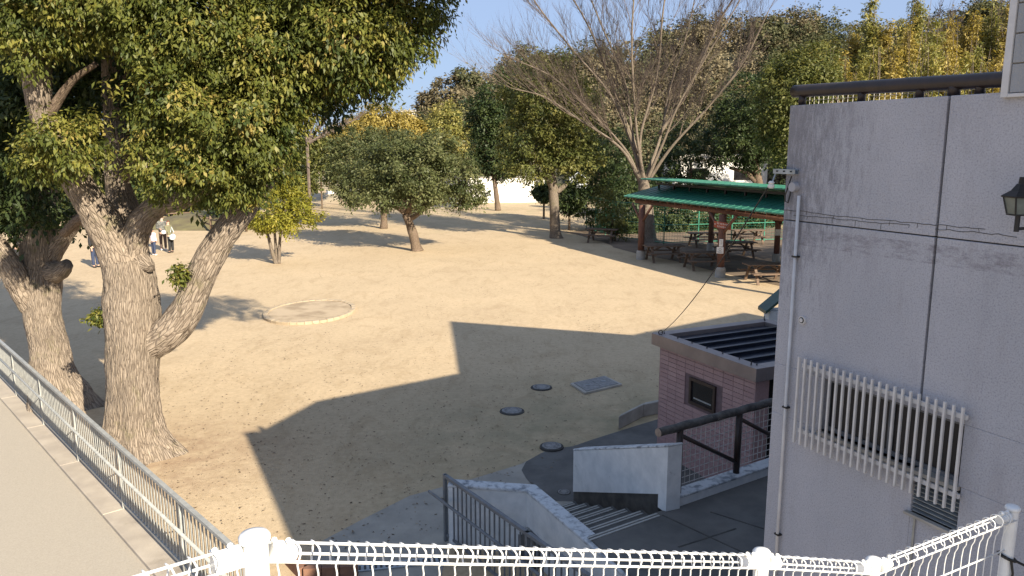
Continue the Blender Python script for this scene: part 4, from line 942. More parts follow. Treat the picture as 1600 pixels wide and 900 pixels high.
# ================================================================ FENCES beyond
def panel_fence(name, pts, h, label, cat='fence', m='green_fence', bar=.11, grid=None, rails=None):
    t = thing(name, pts[0], label, cat)
    for i in range(len(pts) - 1):
        a_, b_ = V(pts[i]), V(pts[i + 1]); d = b_ - a_; n_ = max(1, round(d.length / 2.0))
        for k in range(n_ + 1):
            p = a_ + d * k / n_; mb = MB(); mb.tube([p, p + V((0, 0, h + .05))], .03, 6); build('post', mb, M[m], t)
        for z_ in (rails or (.1, h)):
            mb = MB(); mb.tube([a_ + V((0, 0, z_)), b_ + V((0, 0, z_))], .022, 6); build('rail', mb, M[m], t)
        if grid:
            mb = MB(); g = grid
            for x in np.arange(0, d.length, g): p = a_ + d * x / d.length; mb.tube([p + V((0, 0, .1)), p + V((0, 0, h))], .006, 3, cap=False)
            for z_ in np.arange(.1, h, g): mb.tube([a_ + V((0, 0, z_)), b_ + V((0, 0, z_))], .006, 3, cap=False)
            tag(build('wire_grid', mb, M[m], t), kind='stuff')
    return t
f0 = G(917, 362); f1 = V((9.2, 44.5, 0)); f0.z = 0
panel_fence('mesh_fence', [G(916, 358), G(962, 372), G(1037, 382), V((24, 46.5, 0))], 2.1, 'tall green wire mesh fence behind the picnic tables and pavilion', grid=.16, rails=(.1, 1.05, 2.1))
panel_fence('barred_fence', [G(478, 302) + V((0, 0, .6)), G(560, 306) + V((0, 0, .6))], 1.25, 'bright green barred fence on the bank beyond the dome tree', rails=(.08, .25, .42, .59, .76, .93, 1.1, 1.25))
# bank, blocks, white wall at the far edge
mb = MB(); q = [G(475, 318), G(520, 322), G(700, 316), G(840, 306), G(840, 300), G(600, 298), G(480, 298)]
M['bank'] = pm('bank', (.46, .38, .27), (.30, .25, .16), .8, .95)
def bump_mound(name, c, rx, ry, h, m, label, rz=0, kind='structure', sq=1.3):
    mb = MB(); R, S = 14, 32; vs = []
    for i in range(R + 1):
        r = i / R
        for k in range(S):
            th = 2 * math.pi * k / S; p = V((rx * r * math.cos(th), ry * r * math.sin(th), 0)); p.rotate(Matrix.Rotation(rz, 3, 'Z'))
            z = h * (1 - r ** sq) * (1 + .25 * noise.noise(V((p.x + c.x, p.y + c.y, 1)) * .9)) + (-.03 if i == R else .006)
            vs.append(V((c.x, c.y, 0)) + p + V((0, 0, z)))
    fs = [(i * S + k, (i + 1) * S + k, (i + 1) * S + (k + 1) % S, i * S + (k + 1) % S) for i in range(R) for k in range(S)]
    mb.add(vs, fs); return tag(build(name, mb, m, smooth=True), label, kind=kind)
bump_mound('bank', G(560, 310), 9, 3.2, .75, M['bank'], 'low sunlit earth bank at the far edge of the square')
stx = [(545, 308, .7), (572, 309, .9), (600, 310, .8), (628, 312, .7), (652, 313, .8), (520, 310, .6)]
for i, (x, y, s_) in enumerate(stx):
    c = G(x, y); t = None; mb = MB(); mb.box((c.x, c.y - .5, .35 + .3), (1.5 * s_, .6, .8 * s_), .1 * i)
    tag(build('stone_block', mb, M['white_far'], bevel=.05), 'pale stone block on the sunlit bank, %s' % ('second from the left of the row', 'third from the left of the row', 'third from the right of the row', 'second from the right of the row', 'rightmost of the row', 'leftmost of the row')[i], 'stone', 'pale stone blocks along the bank')
wa = D(742, 315, 74); wb = D(842, 315, 76); wa.z = wb.z = 0
t = thing('white_wall', V(((wa.x + wb.x) / 2, (wa.y + wb.y) / 2, 0)), 'bright sunlit white wall at the back of the park between two tree trunks', 'wall')
hh_ = D(790, 278, 75).z
mb = MB(); mb.prism([wa + V((-6, 0, 0)), wb + V((.6, 0, 0)), wb + V((.6, .4, 0)), wa + V((-6, .4, 0))], 0, hh_); build('wall_body', mb, M['white_far'], t)
mb = MB(); mb.prism([wa + V((-6.05, -.06, 0)), wb + V((.65, -.06, 0)), wb + V((.65, .46, 0)), wa + V((-6.05, .46, 0))], hh_, hh_ + .12); build('coping', mb, M['concrete'], t)
# blue-white tarp panel near the hedge
c = G(903, 328); t = thing('white_tank', V((c.x, c.y, 0)), 'tall narrow bluish white panel standing in dappled shade by the hedge', 'panel')
mb = MB(); mb.prism([(c.x - .75, c.y), (c.x + .75, c.y), (c.x + .75, c.y + .5), (c.x - .75, c.y + .5)], 0, 2.6); build('panel_body', mb, M['white_wall'], t, bevel=.05)
mb = MB(); mb.tube([V((c.x - .7, c.y + .25, 2.6)), V((c.x, c.y + .25, 2.95)), V((c.x + .7, c.y + .25, 2.6))], .2, 8); build('rounded_top', mb, M['white_wall'], t, smooth=True)
# tiny far houses
for (x, y, Y, w_, h_, lab) in ((648, 205, 170, 4.5, 9, 'small distant white building above the yellow trees'), (1330, 190, 78, 9, 3.0, 'pale low building glimpsed through the trees behind the pavilion roof')):
    if x > 1000: c = D(1115, 262, Y)
    else: c = D(x, y, Y)
    t = thing('far_house', V((c.x, Y, 0)), lab, 'house'); top = D(x if x < 1000 else 1115, 176 if x < 1000 else 248, Y).z
    mb = MB(); mb.box((c.x, Y, top / 2), (w_, 5, top)); build('wall', mb, M['white_far'], t)
    mb = MB(); mb.box((c.x, Y, top + .2), (w_ + .8, 5.8, .4)); build('roof', mb, M['concrete'], t)
    for k in (-1, 1):
        mb = MB(); mb.box((c.x + k * w_ * .25, Y - 2.53, top - 1.4), (w_ * .2, .06, 1.1)); build('window', mb, M['glass'], t)
# planted bed with log edging at the left
c = G(325, 352); bump_mound('planted_mound', c, 6.0, 3.6, .9, pm('mound_soil', (.16, .14, .06), (.10, .08, .045), 1.2, .95, 12, .6, .03), 'low planted mound with dark soil and moss', -.1)
t = thing('log_fence', G(275, 362), 'low fence of pale peeled logs round the planted mound', 'fence')
lgp = [G(250, 352), G(298, 350), G(330, 362), G(362, 368), G(385, 362)]
for i in range(4):
    a_, b_ = lgp[i], lgp[i + 1]
    for z_ in (.4, .75):
        mb = MB(); mb.tube([a_ + V((0, 0, z_)), b_ + V((0, 0, z_ + .03))], .05, 8); build('log', mb, M['table_wood'], t, smooth=True)
for p in lgp:
    mb = MB(); mb.tube([p, p + V((0, 0, 1.0))], .07, 8); build('post', mb, M['table_wood'], t, smooth=True)

# ================================================================ THE TWO BIG CAMPHOR TREES
YB = 12.9
base = G(215, 715); base.z = 0
t = thing('camphor_tree', base, 'huge evergreen tree with thick furrowed forking trunk nearest the viewer', 'tree'); big = t
mb = MB()
limb(mb, px_limb([(234, 790, 12.75, .98), (225, 742, 12.8, .70), (213, 690, 12.9, .50), (208, 630, 13, .425), (207, 580, 13.1, .41), (209, 535, 13.2, .44), (207, 490, 13.3, .46), (205, 450, 13.4, .43), (200, 415, 13.5, .40)]), 16, 128, .07, .016, mod=flare)
limb(mb, px_limb([(205, 470, 13.4, .36), (190, 405, 13.5, .35), (163, 350, 13.4, .29), (130, 300, 13.2, .23), (95, 240, 13.0, .19), (70, 190, 12.9, .17), (60, 150, 12.8, .19), (58, 90, 12.8, .21), (70, 20, 12.8, .2), (80, -60, 12.8, .16)]), 10, 56, .10, .012)
limb(mb, px_limb([(205, 450, 13.5, .34), (203, 400, 13.7, .30), (200, 350, 13.9, .27), (184, 290, 14.0, .21), (182, 220, 14.0, .19), (176, 150, 14.0, .17), (173, 80, 14.0, .14), (170, 0, 14.0, .12), (165, -80, 14.0, .1)]), 9, 48, .10, .01)
limb(mb, px_limb([(205, 450, 13.5, .24), (207, 400, 13.5, .22), (218, 352, 13.4, .20), (246, 322, 13.3, .18), (290, 308, 13.2, .16), (340, 270, 13.1, .14), (370, 210, 13.0, .11), (400, 140, 13, .08)]), 9, 44, .12, .01)
limb(mb, px_limb([(225, 545, 13.2, .26), (262, 520, 13.2, .29), (290, 485, 13.2, .26), (315, 430, 13.2, .24), (345, 375, 13.2, .22), (385, 320, 13.2, .19), (420, 270, 13.3, .15), (440, 180, 13.4, .12), (480, 90, 13.5, .09)]), 11, 60, .10, .012)
limb(mb, px_limb([(216, 405, 13.5, .17), (228, 414, 13.35, .13), (236, 420, 13.25, .07)]), 4, 24, .15, .01)
build('trunk', mb, M['bark'], t, smooth=True)
mb = MB()
for p in [[(370, 210, 13, .10), (420, 120, 12.8, .07), (520, 70, 12.6, .05), (600, 50, 12.5, .03)], [(440, 180, 13.4, .09), (500, 130, 13.2, .05), (570, 110, 13, .03)], [(480, 90, 13.5, .08), (560, 20, 13.4, .05), (640, 10, 13.2, .03)],
          [(176, 150, 14, .1), (230, 90, 13.6, .06), (290, 40, 13.3, .04)], [(184, 290, 14, .1), (240, 220, 13.6, .06), (300, 170, 13.2, .04)], [(70, 190, 12.9, .1), (110, 130, 12.7, .06), (150, 100, 12.5, .04)], [(130, 300, 13.2, .1), (95, 235, 12.8, .05)], [(163, 350, 13.4, .1), (130, 340, 13.8, .09), (100, 365, 14.2, .08)]]:
    limb(mb, px_limb(p), 8, 12, .08)
build('branch', mb, M['bark_small'], t, smooth=True)
LB_ = [(330, 60, 12.6, 105), (420, 95, 12.6, 95), (530, 45, 12.7, 85), (625, 40, 12.9, 58), (590, 95, 12.8, 45), (650, 5, 13, 45), (550, 120, 12.9, 38), (470, 20, 12.8, 90), (285, 165, 12.4, 80), (375, 195, 12.5, 100), (415, 205, 12.7, 48), (322, 258, 12.4, 62), (255, 255, 12.4, 50), (372, 278, 12.7, 38), (392, 305, 12.9, 20), (245, 30, 12.5, 75),
       (105, 228, 12.1, 55), (70, 250, 12.2, 38), (30, 40, 12.4, 65), (110, 15, 12.3, 60), (180, 10, 12.4, 50), (468, 145, 12.9, 34), (330, -40, 12.6, 110), (520, -50, 12.8, 110), (655, -110, 12.4, 75), (150, -60, 12.6, 120), (600, 150, 13.1, 14), (0, -30, 12.4, 90)]
crown(t, [lobe_px(*l) for l in LB_], 185000, .085, 'leaf_big', clump=.20, shell=.45, per=60, drop=.75, aspect=.38, gap=.30, flat=.8)
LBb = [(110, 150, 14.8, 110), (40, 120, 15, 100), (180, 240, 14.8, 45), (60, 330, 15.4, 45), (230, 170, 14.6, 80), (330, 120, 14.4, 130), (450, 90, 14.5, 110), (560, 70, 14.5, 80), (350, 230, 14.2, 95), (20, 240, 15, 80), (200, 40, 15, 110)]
crown(t, [lobe_px(*l) for l in LBb], 52000, .12, 'leaf_dark', clump=.3, shell=.15, per=40, drop=.7, name='inner_crown')  # darker leaf colour puts shade into the hollows of the crown
crown(t, [(-.6, 12.0, 8.6, 1.2, 1.2, 1.0), (1.0, 11.6, 8.8, 1.2, 1.2, 1.0), (.2, 10.8, 9.1, 1.1, 1.1, 1.0), (-2.2, 12.2, 8.9, 1.4, 1.3, 1.1)], 15000, .11, 'leaf_big', clump=.24, shell=.2, per=40, name='upper_shade_crown')  # unseen lobes above the view, added to cast shade on the sand
for (x, y, Y, r, lab) in ((280, 428, 12.9, 11, 1), (154, 495, 13.1, 8, 1)):
    crown(t, [lobe_px(x, y, Y, r, sq=1.3)], 420, .085, 'leaf_big', clump=.12, shell=.1, per=14, name='sprout')


base2 = G(90, 632); base2.z = 0
t = thing('camphor_tree', base2, 'second big evergreen tree with pale lower trunk left of the nearest one', 'tree')
mb = MB()
limb(mb, px_limb([(108, 680, 15.3, .84), (99, 636, 15.4, .58), (86, 590, 15.5, .43), (76, 540, 15.6, .355), (68, 500, 15.7, .33), (64, 455, 15.8, .36), (62, 415, 15.9, .37), (62, 370, 15.9, .33), (64, 310, 16, .28), (62, 250, 16, .25), (50, 180, 16, .22), (30, 90, 16, .18), (20, 0, 16, .14)]), 12, 96, .10, .014, mod=flare)
limb(mb, px_limb([(62, 490, 15.8, .25), (40, 460, 15.6, .25), (18, 420, 15.4, .23), (-10, 380, 15.3, .2), (-60, 330, 15.2, .17)]), 9, 40, .12, .012)
limb(mb, px_limb([(75, 400, 15.9, .24), (95, 375, 15.9, .17), (118, 348, 15.8, .14), (150, 330, 15.7, .1), (190, 290, 15.6, .07)]), 8, 28, .12, .01)
limb(mb, px_limb([(80, 425, 15.8, .24), (96, 422, 15.6, .17), (106, 412, 15.5, .10)]), 5, 24, .12, .01)
build('trunk', mb, M['bark'], t, smooth=True)
LB2 = [(-40, 200, 16, 110), (20, 330, 16.4, 52), (-30, 330, 16, 60), (40, 150, 17, 120), (110, 60, 17, 120), (-60, 60, 16, 150), (120, 340, 17.5, 30), (0, 280, 16.5, 60)]
crown(t, [lobe_px(*l) for l in LB2], 42000, .12, 'leaf_dark', clump=.3, shell=.3, per=36, drop=.6)


# ================================================================ MIDDLE-DISTANCE TREES
def tree(name, base, trunk, lobes, n, size, m, label, group=None, bark='bark_small', clump=.35, per=36, shell=.5, seg=12, cat='tree', drop=.4, gap=0, inner=True):
    base = V((base.x, base.y, 0)); t = thing(name, base, label, cat, group)
    mb = MB()
    for pts in trunk: limb(mb, px_limb(pts), 6, seg, .12, .0)
    for l in lobes[:9]:                                           # a limb into each lobe
        a_ = V(px_limb(trunk[0])[-1][:3]); c = V(l[:3]); mid = a_.lerp(c, .5) + V((random.uniform(-.2, .2), random.uniform(-.2, .2), .1)); r = trunk[0][-1][3] * .6
        limb(mb, [(*a_, r), (*mid, r * .6), (*c, r * .25)], 4, 6)
    build('trunk', mb, M[bark], t, smooth=True)
    crown(t, lobes, n, size, m, clump=clump, shell=shell, per=per, drop=drop, gap=gap); return t
# yellow-green multi-stem tree
Y3 = G(433, 412).y
tree('small_tree', G(433, 414), [[(432, 415, Y3, .10), (425, 392, Y3, .08), (418, 365, Y3, .06), (412, 340, Y3, .04)], [(434, 415, Y3, .10), (431, 385, Y3 + .1, .07), (428, 350, Y3, .05)], [(436, 415, Y3, .08), (437, 380, Y3, .07), (440, 350, Y3, .05), (445, 315, Y3, .03)], [(420, 375, Y3, .05), (422, 372, Y3, .05)]],
     [lobe_px(440, 308, Y3, 26, sq=.9), lobe_px(415, 345, Y3 - .3, 26, sq=.7), lobe_px(462, 335, Y3, 30, sq=.6), (lobe_px(490, 342, Y3, 18, sq=.6)), lobe_px(440, 345, Y3 - .5, 26, sq=.6), lobe_px(455, 290, Y3 + .5, 22, sq=.8), lobe_px(470, 315, Y3, 20, sq=.6), lobe_px(452, 362, Y3 - .3, 12, sq=.6), lobe_px(403, 350, Y3, 18, sq=.5)], 10000, .13, 'leaf_yellow', 'small bright yellow-green tree with several pale thin stems on the sand', clump=.22, per=26, shell=.3, bark='bark_pale')
Y4 = G(652, 392).y
tree('dome_tree', G(652, 393), [[(652, 393, Y4, .34), (650, 385, Y4, .26), (645, 365, Y4, .23), (638, 345, Y4, .2), (634, 335, Y4, .2)], [(636, 342, Y4, .15), (630, 325, Y4, .13), (628, 305, Y4, .1)], [(636, 345, Y4, .15), (655, 333, Y4, .12), (670, 318, Y4, .09)], [(635, 338, Y4, .15), (636, 322, Y4, .13), (640, 300, Y4, .1)]],
     [lobe_px(640, 262, Y4, 62, sq=.85), lobe_px(590, 270, Y4 + .6, 50, sq=.8), lobe_px(700, 270, Y4, 48, sq=.8), lobe_px(660, 300, Y4 - 1.2, 40, sq=.7), lobe_px(620, 235, Y4 + .5, 42, sq=.8), lobe_px(680, 238, Y4 + .5, 40, sq=.8), lobe_px(730, 300, Y4, 28, sq=.75), lobe_px(598, 305, Y4 - .8, 32, sq=.7), lobe_px(715, 312, Y4 - .3, 22, sq=.6), lobe_px(745, 305, Y4, 16, sq=.7)], 38000, .15, 'leaf_dome', 'dome-shaped evergreen tree with short leaning trunk in the middle of the square', clump=.36, shell=.5, gap=.32, per=60)
Y5 = G(600, 357).y
tree('dome_tree', G(600, 357), [[(600, 357, Y5, .26), (600, 345, Y5, .22), (599, 325, Y5, .2), (597, 300, Y5, .17)], [(598, 320, Y5, .12), (585, 308, Y5, .1), (570, 296, Y5, .07)]],
     [lobe_px(560, 262, Y5, 48, sq=.9), lobe_px(535, 282, Y5 - .5, 30, sq=.9), lobe_px(600, 250, Y5, 45), lobe_px(560, 230, Y5, 40, sq=.8), lobe_px(545, 300, Y5, 22, sq=.8), lobe_px(610, 285, Y5, 35, sq=.8), lobe_px(580, 305, Y5, 22, sq=.7)], 22000, .19, 'leaf_dome', 'broad evergreen tree with pale straight trunk just behind the dome tree', clump=.4, shell=.5)
Y6 = G(777, 329).y
tree('slender_tree', G(777, 329), [[(778, 329, Y6, .26), (776, 310, Y6, .22), (773, 285, Y6, .19), (770, 255, Y6, .15)]],
     [lobe_px(772, 232, Y6, 36, sq=1.1), lobe_px(762, 190, Y6, 34, sq=1.1), lobe_px(790, 160, Y6, 38, sq=1.2), lobe_px(800, 205, Y6, 34), lobe_px(750, 165, Y6 + 1, 24), lobe_px(785, 260, Y6, 26, sq=.7), lobe_px(756, 252, Y6, 18), lobe_px(815, 130, Y6, 26)], 22000, .26, 'leaf_dark', 'dark evergreen tree with thin straight trunk before the white wall', clump=.55)
Y7 = G(868, 372).y
tree('park_tree', G(868, 374), [[(870, 376, Y7, .46), (868, 365, Y7, .33), (867, 345, Y7, .29), (866, 320, Y7, .28), (864, 290, Y7, .26), (860, 260, Y7, .22), (858, 220, Y7, .18)], [(866, 300, Y7, .2), (852, 270, Y7, .14), (840, 240, Y7, .1)], [(870, 300, Y7, .16), (880, 292, Y7, .14), (888, 285, Y7, .08)]],
     [lobe_px(855, 160, Y7, 55, sq=1.15), lobe_px(830, 215, Y7, 45), lobe_px(885, 205, Y7, 48), lobe_px(820, 150, Y7 + 1, 38), lobe_px(900, 160, Y7 + 1, 36, sq=1.1), lobe_px(830, 262, Y7 - .5, 34, sq=.7), lobe_px(800, 255, Y7, 24, sq=.7), lobe_px(905, 255, Y7, 34, sq=.8), lobe_px(878, 245, Y7 - .8, 30, sq=.7), lobe_px(850, 115, Y7 + .5, 32)], 36000, .18, 'leaf_mid', 'green broadleaf tree with pale sunlit trunk beside the pavilion shadow', bark='bark_pale', clump=.36, gap=.1)
crown_n = 0
def bush(px, py, Y, r, m, label, n=6000, size=.2, sq=.9, ex=(), group=None, name='shrub', cat='shrub', clump=.35):
    c = lobe_px(px, py, Y, r, sq=sq); t = thing(name, V((c[0], c[1], 0)), label, cat, group)
    mb = MB(); mb.tube([V((c[0], c[1], -.02)), V((c[0], c[1], max(.1, c[2])))], .08, 6); build('stem', mb, M['bark_small'], t)
    crown(t, [c] + [lobe_px(*e_) for e_ in ex], n, size, m, clump=clump, shell=.5, per=34); return t
bush(850, 300, 58, 15, 'leaf_dark', 'round dark clipped shrub behind the pale trunk', 4000, .2)
bush(890, 310, 50, 22, 'leaf_dark', 'dark loose shrub right of the pale trunk', 5000, .18)
bush(935, 270, 52, 50, 'leaf_dark', 'tall dark hedge mass left of the pavilion roof', 16000, .2, ex=((915, 235, 52, 35), (960, 240, 50, 35), (940, 320, 50, 40), (975, 300, 48, 30)))
bush(957, 340, 44.3, 20, 'leaf_mid', 'ivy covered clump climbing the green mesh fence', 4500, .13, ex=((945, 310, 44.6, 16), (968, 360, 44, 12)))
bush(1080, 250, 56, 45, 'leaf_dark', 'dense dark shrubbery behind the pavilion roof', 15000, .22, ex=((1040, 270, 56, 35), (1110, 225, 57, 35), (1055, 220, 57, 30), (1010, 300, 54, 30), (1070, 330, 54, 40), (1010, 350, 52, 30)))
bush(1180, 340, 56, 40, 'leaf_dark', 'dark shrub row in the shade behind the back posts', 9000, .22, ex=((1130, 350, 56, 35), (1220, 330, 57, 40)))
for i, (px, Y, r, lab) in enumerate([(985, 49, 34, 'dark hedge shrub behind the green mesh fence, left of the leafless trunk'), (1045, 50, 36, 'dark hedge shrub behind the fence, between the leafless trunk and the front post'), (1100, 51, 38, 'dark hedge shrub behind the fence, in line with the sign board'), (1155, 52, 38, 'dark hedge shrub behind the fence, right of the sign board'), (1210, 53, 40, 'dark hedge shrub behind the fence, next to the corner of the grey wall')]):
    bush(px, 345, Y, r, 'leaf_dark', lab, 8000, .2, sq=.95, group='dark hedge shrubs behind the green fence', ex=((px - 22, 362, Y, r * .7), (px + 22, 362, Y, r * .7), (px, 372, Y - .5, r * .7)))
# evergreen at right behind pavilion
Y9 = 52
tree('evergreen_tree', G(1185, 340), [[(1190, 345, Y9, .34), (1188, 300, Y9, .28), (1180, 260, Y9, .24), (1172, 220, Y9, .2)], [(1188, 290, Y9, .2), (1165, 270, Y9, .14), (1140, 262, Y9, .1)]],
     [lobe_px(1185, 165, Y9, 55), lobe_px(1160, 210, Y9, 42), lobe_px(1215, 205, Y9, 45), lobe_px(1180, 235, Y9, 38, sq=.8), lobe_px(1225, 145, Y9, 42), lobe_px(1150, 180, Y9 + 1, 30)], 26000, .2, 'leaf_dark', 'dark evergreen tree with spreading limbs behind the pavilion', clump=.4)
Y10 = 34
tree('evergreen_tree', V((16.5, Y10, 0)), [[(1390, 420, Y10, .3), (1380, 300, Y10, .25), (1330, 200, Y10, .2)]],
     [lobe_px(1235, 150, Y10, 52), lobe_px(1270, 120, Y10, 42), lobe_px(1220, 200, Y10 + .5, 34), lobe_px(1225, 245, Y10 + .5, 22), lobe_px(1240, 110, Y10 + 1, 28)], 26000, .14, 'leaf_mid', 'olive green tree rising just behind the corner of the grey wall', clump=.3)
# yellow and gold trees far left of centre
for i, (px, py, Y, r, m, lab, ex) in enumerate([
    (590, 190, 76, 30, 'leaf_gold', 'golden tree rising above the broad evergreen behind', ((565, 205, 76, 24), (610, 200, 76, 24))),
    (630, 200, 78, 24, 'leaf_gold', 'smaller golden tree between the golden tree and the bamboo', ((645, 215, 78, 20),)),
    (692, 200, 88, 34, 'leaf_bamboo', 'yellow-green bamboo clump left of the slender dark tree', ((670, 215, 88, 28), (715, 215, 88, 28), (700, 180, 88, 22))),
    (530, 225, 72, 28, 'leaf_gold', 'low golden bush left of the golden tree', ((550, 215, 72, 22),)),
    (500, 245, 68, 30, 'leaf_mid', 'green tree above the barred green fence', ((475, 235, 68, 28), (520, 265, 68, 18))),
    (440, 270, 66, 36, 'leaf_mid', 'green tree half hidden behind the yellow-green tree', ((470, 280, 66, 22),)),
    (300, 290, 62, 40, 'leaf_mid', 'olive tree beyond the planted mound', ((340, 300, 60, 26), (260, 300, 60, 30))),
    (350, 318, 52, 16, 'leaf_dark', 'low dark shrub on the planted mound', ((380, 325, 50, 14),)),
    (115, 310, 60, 42, 'leaf_mid', 'olive tree seen between the two big trunks', ((85, 290, 60, 40), (140, 300, 60, 30))),
    (20, 310, 56, 60, 'leaf_dark', 'dark tree at the left edge behind the second trunk', ((60, 330, 56, 40), (-40, 330, 56, 50))),
    (190, 320, 64, 34, 'leaf_dark', 'dark tree behind the fork of the nearest trunk', ((215, 300, 64, 30),)),
    ]):
    bush(px, py, Y, r, m, lab, 9000 if r > 22 else 3500, .30 if Y > 55 else .2, ex=ex, name='tree' if r > 20 else 'shrub', cat='tree' if r > 20 else 'shrub', clump=.55)
crown_b = None
# ================================================================ BARE ZELKOVA
Yz = 43.5
zb = D(1010, 395, Yz); t = thing('bare_tree', V((zb.x, zb.y, 0)), 'large leafless tree with pale limbs fanning out behind the pavilion', 'tree')
mb = MB(); tw = MB(); tw2 = MB(); rs = random.Random(11)
limb(mb, [(zb.x + .1, Yz, -.05, .62), (*D(1012, 370, Yz), .46), (*D(1010, 330, Yz), .38), (*D(1006, 290, Yz), .30), (*D(1004, 278, Yz), .26)], 8, 24, .1, .01)
ends = [[(1000, 285), (978, 235), (915, 165), (860, 120), (790, 85)], [(1002, 280), (985, 225), (950, 150), (890, 70), (835, 5), (810, -60)], [(1004, 280), (990, 200), (975, 130), (940, 40), (905, -40)], [(1006, 282), (992, 215), (993, 150), (985, 60), (995, -30), (990, -90)],
        [(1008, 282), (1028, 210), (1042, 140), (1075, 50), (1100, -50)], [(1010, 284), (1042, 220), (1060, 160), (1110, 80), (1160, -10)], [(1012, 284), (1055, 225), (1110, 165), (1165, 100), (1205, 20)], [(1004, 280), (1006, 210), (1025, 120), (1040, 20), (1050, -80)], [(1000, 282), (965, 230), (900, 190), (850, 155), (800, 140)], [(996, 240), (960, 150), (925, 50), (870, -40)], [(1030, 210), (1078, 140), (1130, 30), (1180, -50)]]
def grow(p, d, L, r, lvl):
    n = 4 if lvl < 2 else 3; pts = [p]; q = p
    for i in range(n):
        d = (d + V((rs.uniform(-.16, .16), rs.uniform(-.16, .16), rs.uniform(-.02, .14)))).normalized(); q = q + d * L / n; pts.append(q)
    (tw if lvl < 2 else tw2).tube(pts, [r * (1 - .75 * i / n) for i in range(n + 1)], 5 if lvl < 2 else 3, cap=False)
    if lvl >= 3: return
    for i in range(1, n + 1):
        for _ in range(3 if lvl == 1 else 2):
            dd = (d + V((rs.uniform(-.6, .6), rs.uniform(-.6, .6), rs.uniform(-.1, .45)))).normalized()
            grow(pts[i], dd, L * rs.uniform(.45, .65), r * .5, lvl + 1)
for e_ in ends:
    dz = rs.uniform(-3.5, 3.5); n_ = len(e_); pts = [(*D(x, y, Yz + dz * i / n_), (.115 if i == 0 else .088) * (1 - .85 * i / n_)) for i, (x, y) in enumerate(e_)]
    pts = [(x + rs.uniform(-.18, .18) * (j > 0), y, z + rs.uniform(-.15, .15) * (j > 0), r) for j, (x, y, z, r) in enumerate(pts)]; limb(mb, pts, 7, 10, .08)
    sp = smooth_path(pts, 5)
    for k in range(6, len(sp), 1):
        q = V(sp[k][:3]); d = (V(sp[k][:3]) - V(sp[k - 1][:3])).normalized(); r = sp[k][3]
        dd = (d + V((rs.uniform(-.55, .55), rs.uniform(-.55, .55), rs.uniform(-.1, .3)))).normalized()
        grow(q, dd, rs.uniform(1.3, 2.7), max(.013, r * .38), 1)
build('trunk', mb, M['bark_pale'], t, smooth=True); build('branch', tw, M['twig'], t); tag(build('twigs', tw2, M['twig'], t), kind='stuff')
# unseen tree added beyond the grey building to shade the pavilion
t = thing('evergreen_tree', V((22, 26, 0)), 'tall unseen evergreen tree added beyond the grey building to shade the pavilion', 'tree')
mb = MB(); mb.tube([V((22, 26, -.05)), V((22, 26, 3)), V((22.2, 26, 6))], [.35, .28, .2], 10); build('trunk', mb, M['bark_small'], t, smooth=True)
crown(t, [(22, 26, 7, 3.6, 3.6, 3.6), (21.5, 27.5, 5, 2.6, 2.6, 2), (23, 25, 5, 2.8, 2.8, 2)], 26000, .24, 'leaf_dark', clump=.5, shell=.3)
# thin bare tree far left of centre
def bare(px0, py0, Y, tips, label, r=.12):
    b = D(px0, py0, Y); t = thing('bare_tree', V((b.x, b.y, 0)), label, 'tree'); m1 = MB(); m2 = MB(); global tw, tw2
    tw, tw2 = m1, m2; m1.tube([V((b.x, b.y, 0)), b], r, 6)
    for x, y in tips:
        e_ = D(x, y, Y + rs.uniform(-1, 1)); mid = b.lerp(e_, .5) + V((0, 0, .2)); m1.tube([b, mid, e_], [r, r * .5, r * .2], 5, cap=False)
        for k in range(10):
            q = b.lerp(e_, .2 + .08 * k); grow(q, ((e_ - b).normalized() + V((rs.uniform(-.5, .5), rs.uniform(-.3, .3), rs.uniform(0, .4)))).normalized(), (e_ - b).length * .3, r * .3, 2)
    build('branch', m1, M['twig'], t); tag(build('twigs', m2, M['twig'], t), kind='stuff')
bare(480, 225, 60, [(545, 140), (530, 165), (505, 150), (560, 185), (540, 200), (470, 150)], 'small leafless tree beside the golden bush')
bare(1475, 90, 95, [(1465, 12), (1490, 15), (1450, 30), (1500, 35)], 'pale leafless tree on the skyline among the bamboo', .12)
bare(1570, 90, 70, [(1560, 20), (1545, 40), (1590, 10), (1600, 50)], 'leafless tree at the right edge above the rail', .14)

# ================================================================ BAMBOO GROVE
def bamboo(px, top, Y, wpx, m, label, n=9000, group='bamboo clumps above the grey wall'):
    tp = D(px, top, Y); t = thing('bamboo', V((tp.x, tp.y, max(0, float(hill(tp.x, Y))))), label, 'bamboo', group)
    z0 = t.location.z; mb = MB(); s = Y / F
    for k in range(5):
        x = tp.x + rs.uniform(-.5, .5) * wpx * s * .6; y = tp.y + rs.uniform(-1, 1); mb.tube([V((x, y, z0)), V((x + .1, y, z0 + (tp.z - z0) * .6)), V((x + rs.uniform(-.6, .6), y, tp.z))], [.05, .04, .012], 5, cap=False)
    build('culm', mb, M['bark_pale'], t)
    lob = []; hh = tp.z - z0; lv = max(4, int(hh / 1.5))
    for k in range(lv):
        f = k / lv; zz = tp.z - .4 - f * min(hh * .85, 11); r = wpx * s * (.26 + .55 * min(1, f * 2.6)); lob.append((tp.x + rs.uniform(-.3, .3) * r, tp.y + rs.uniform(-.5, .5), zz, r, r, .95))
    crown(t, lob, n, .30, m, clump=.45, shell=.2, per=24, drop=.5, aspect=.3); return t
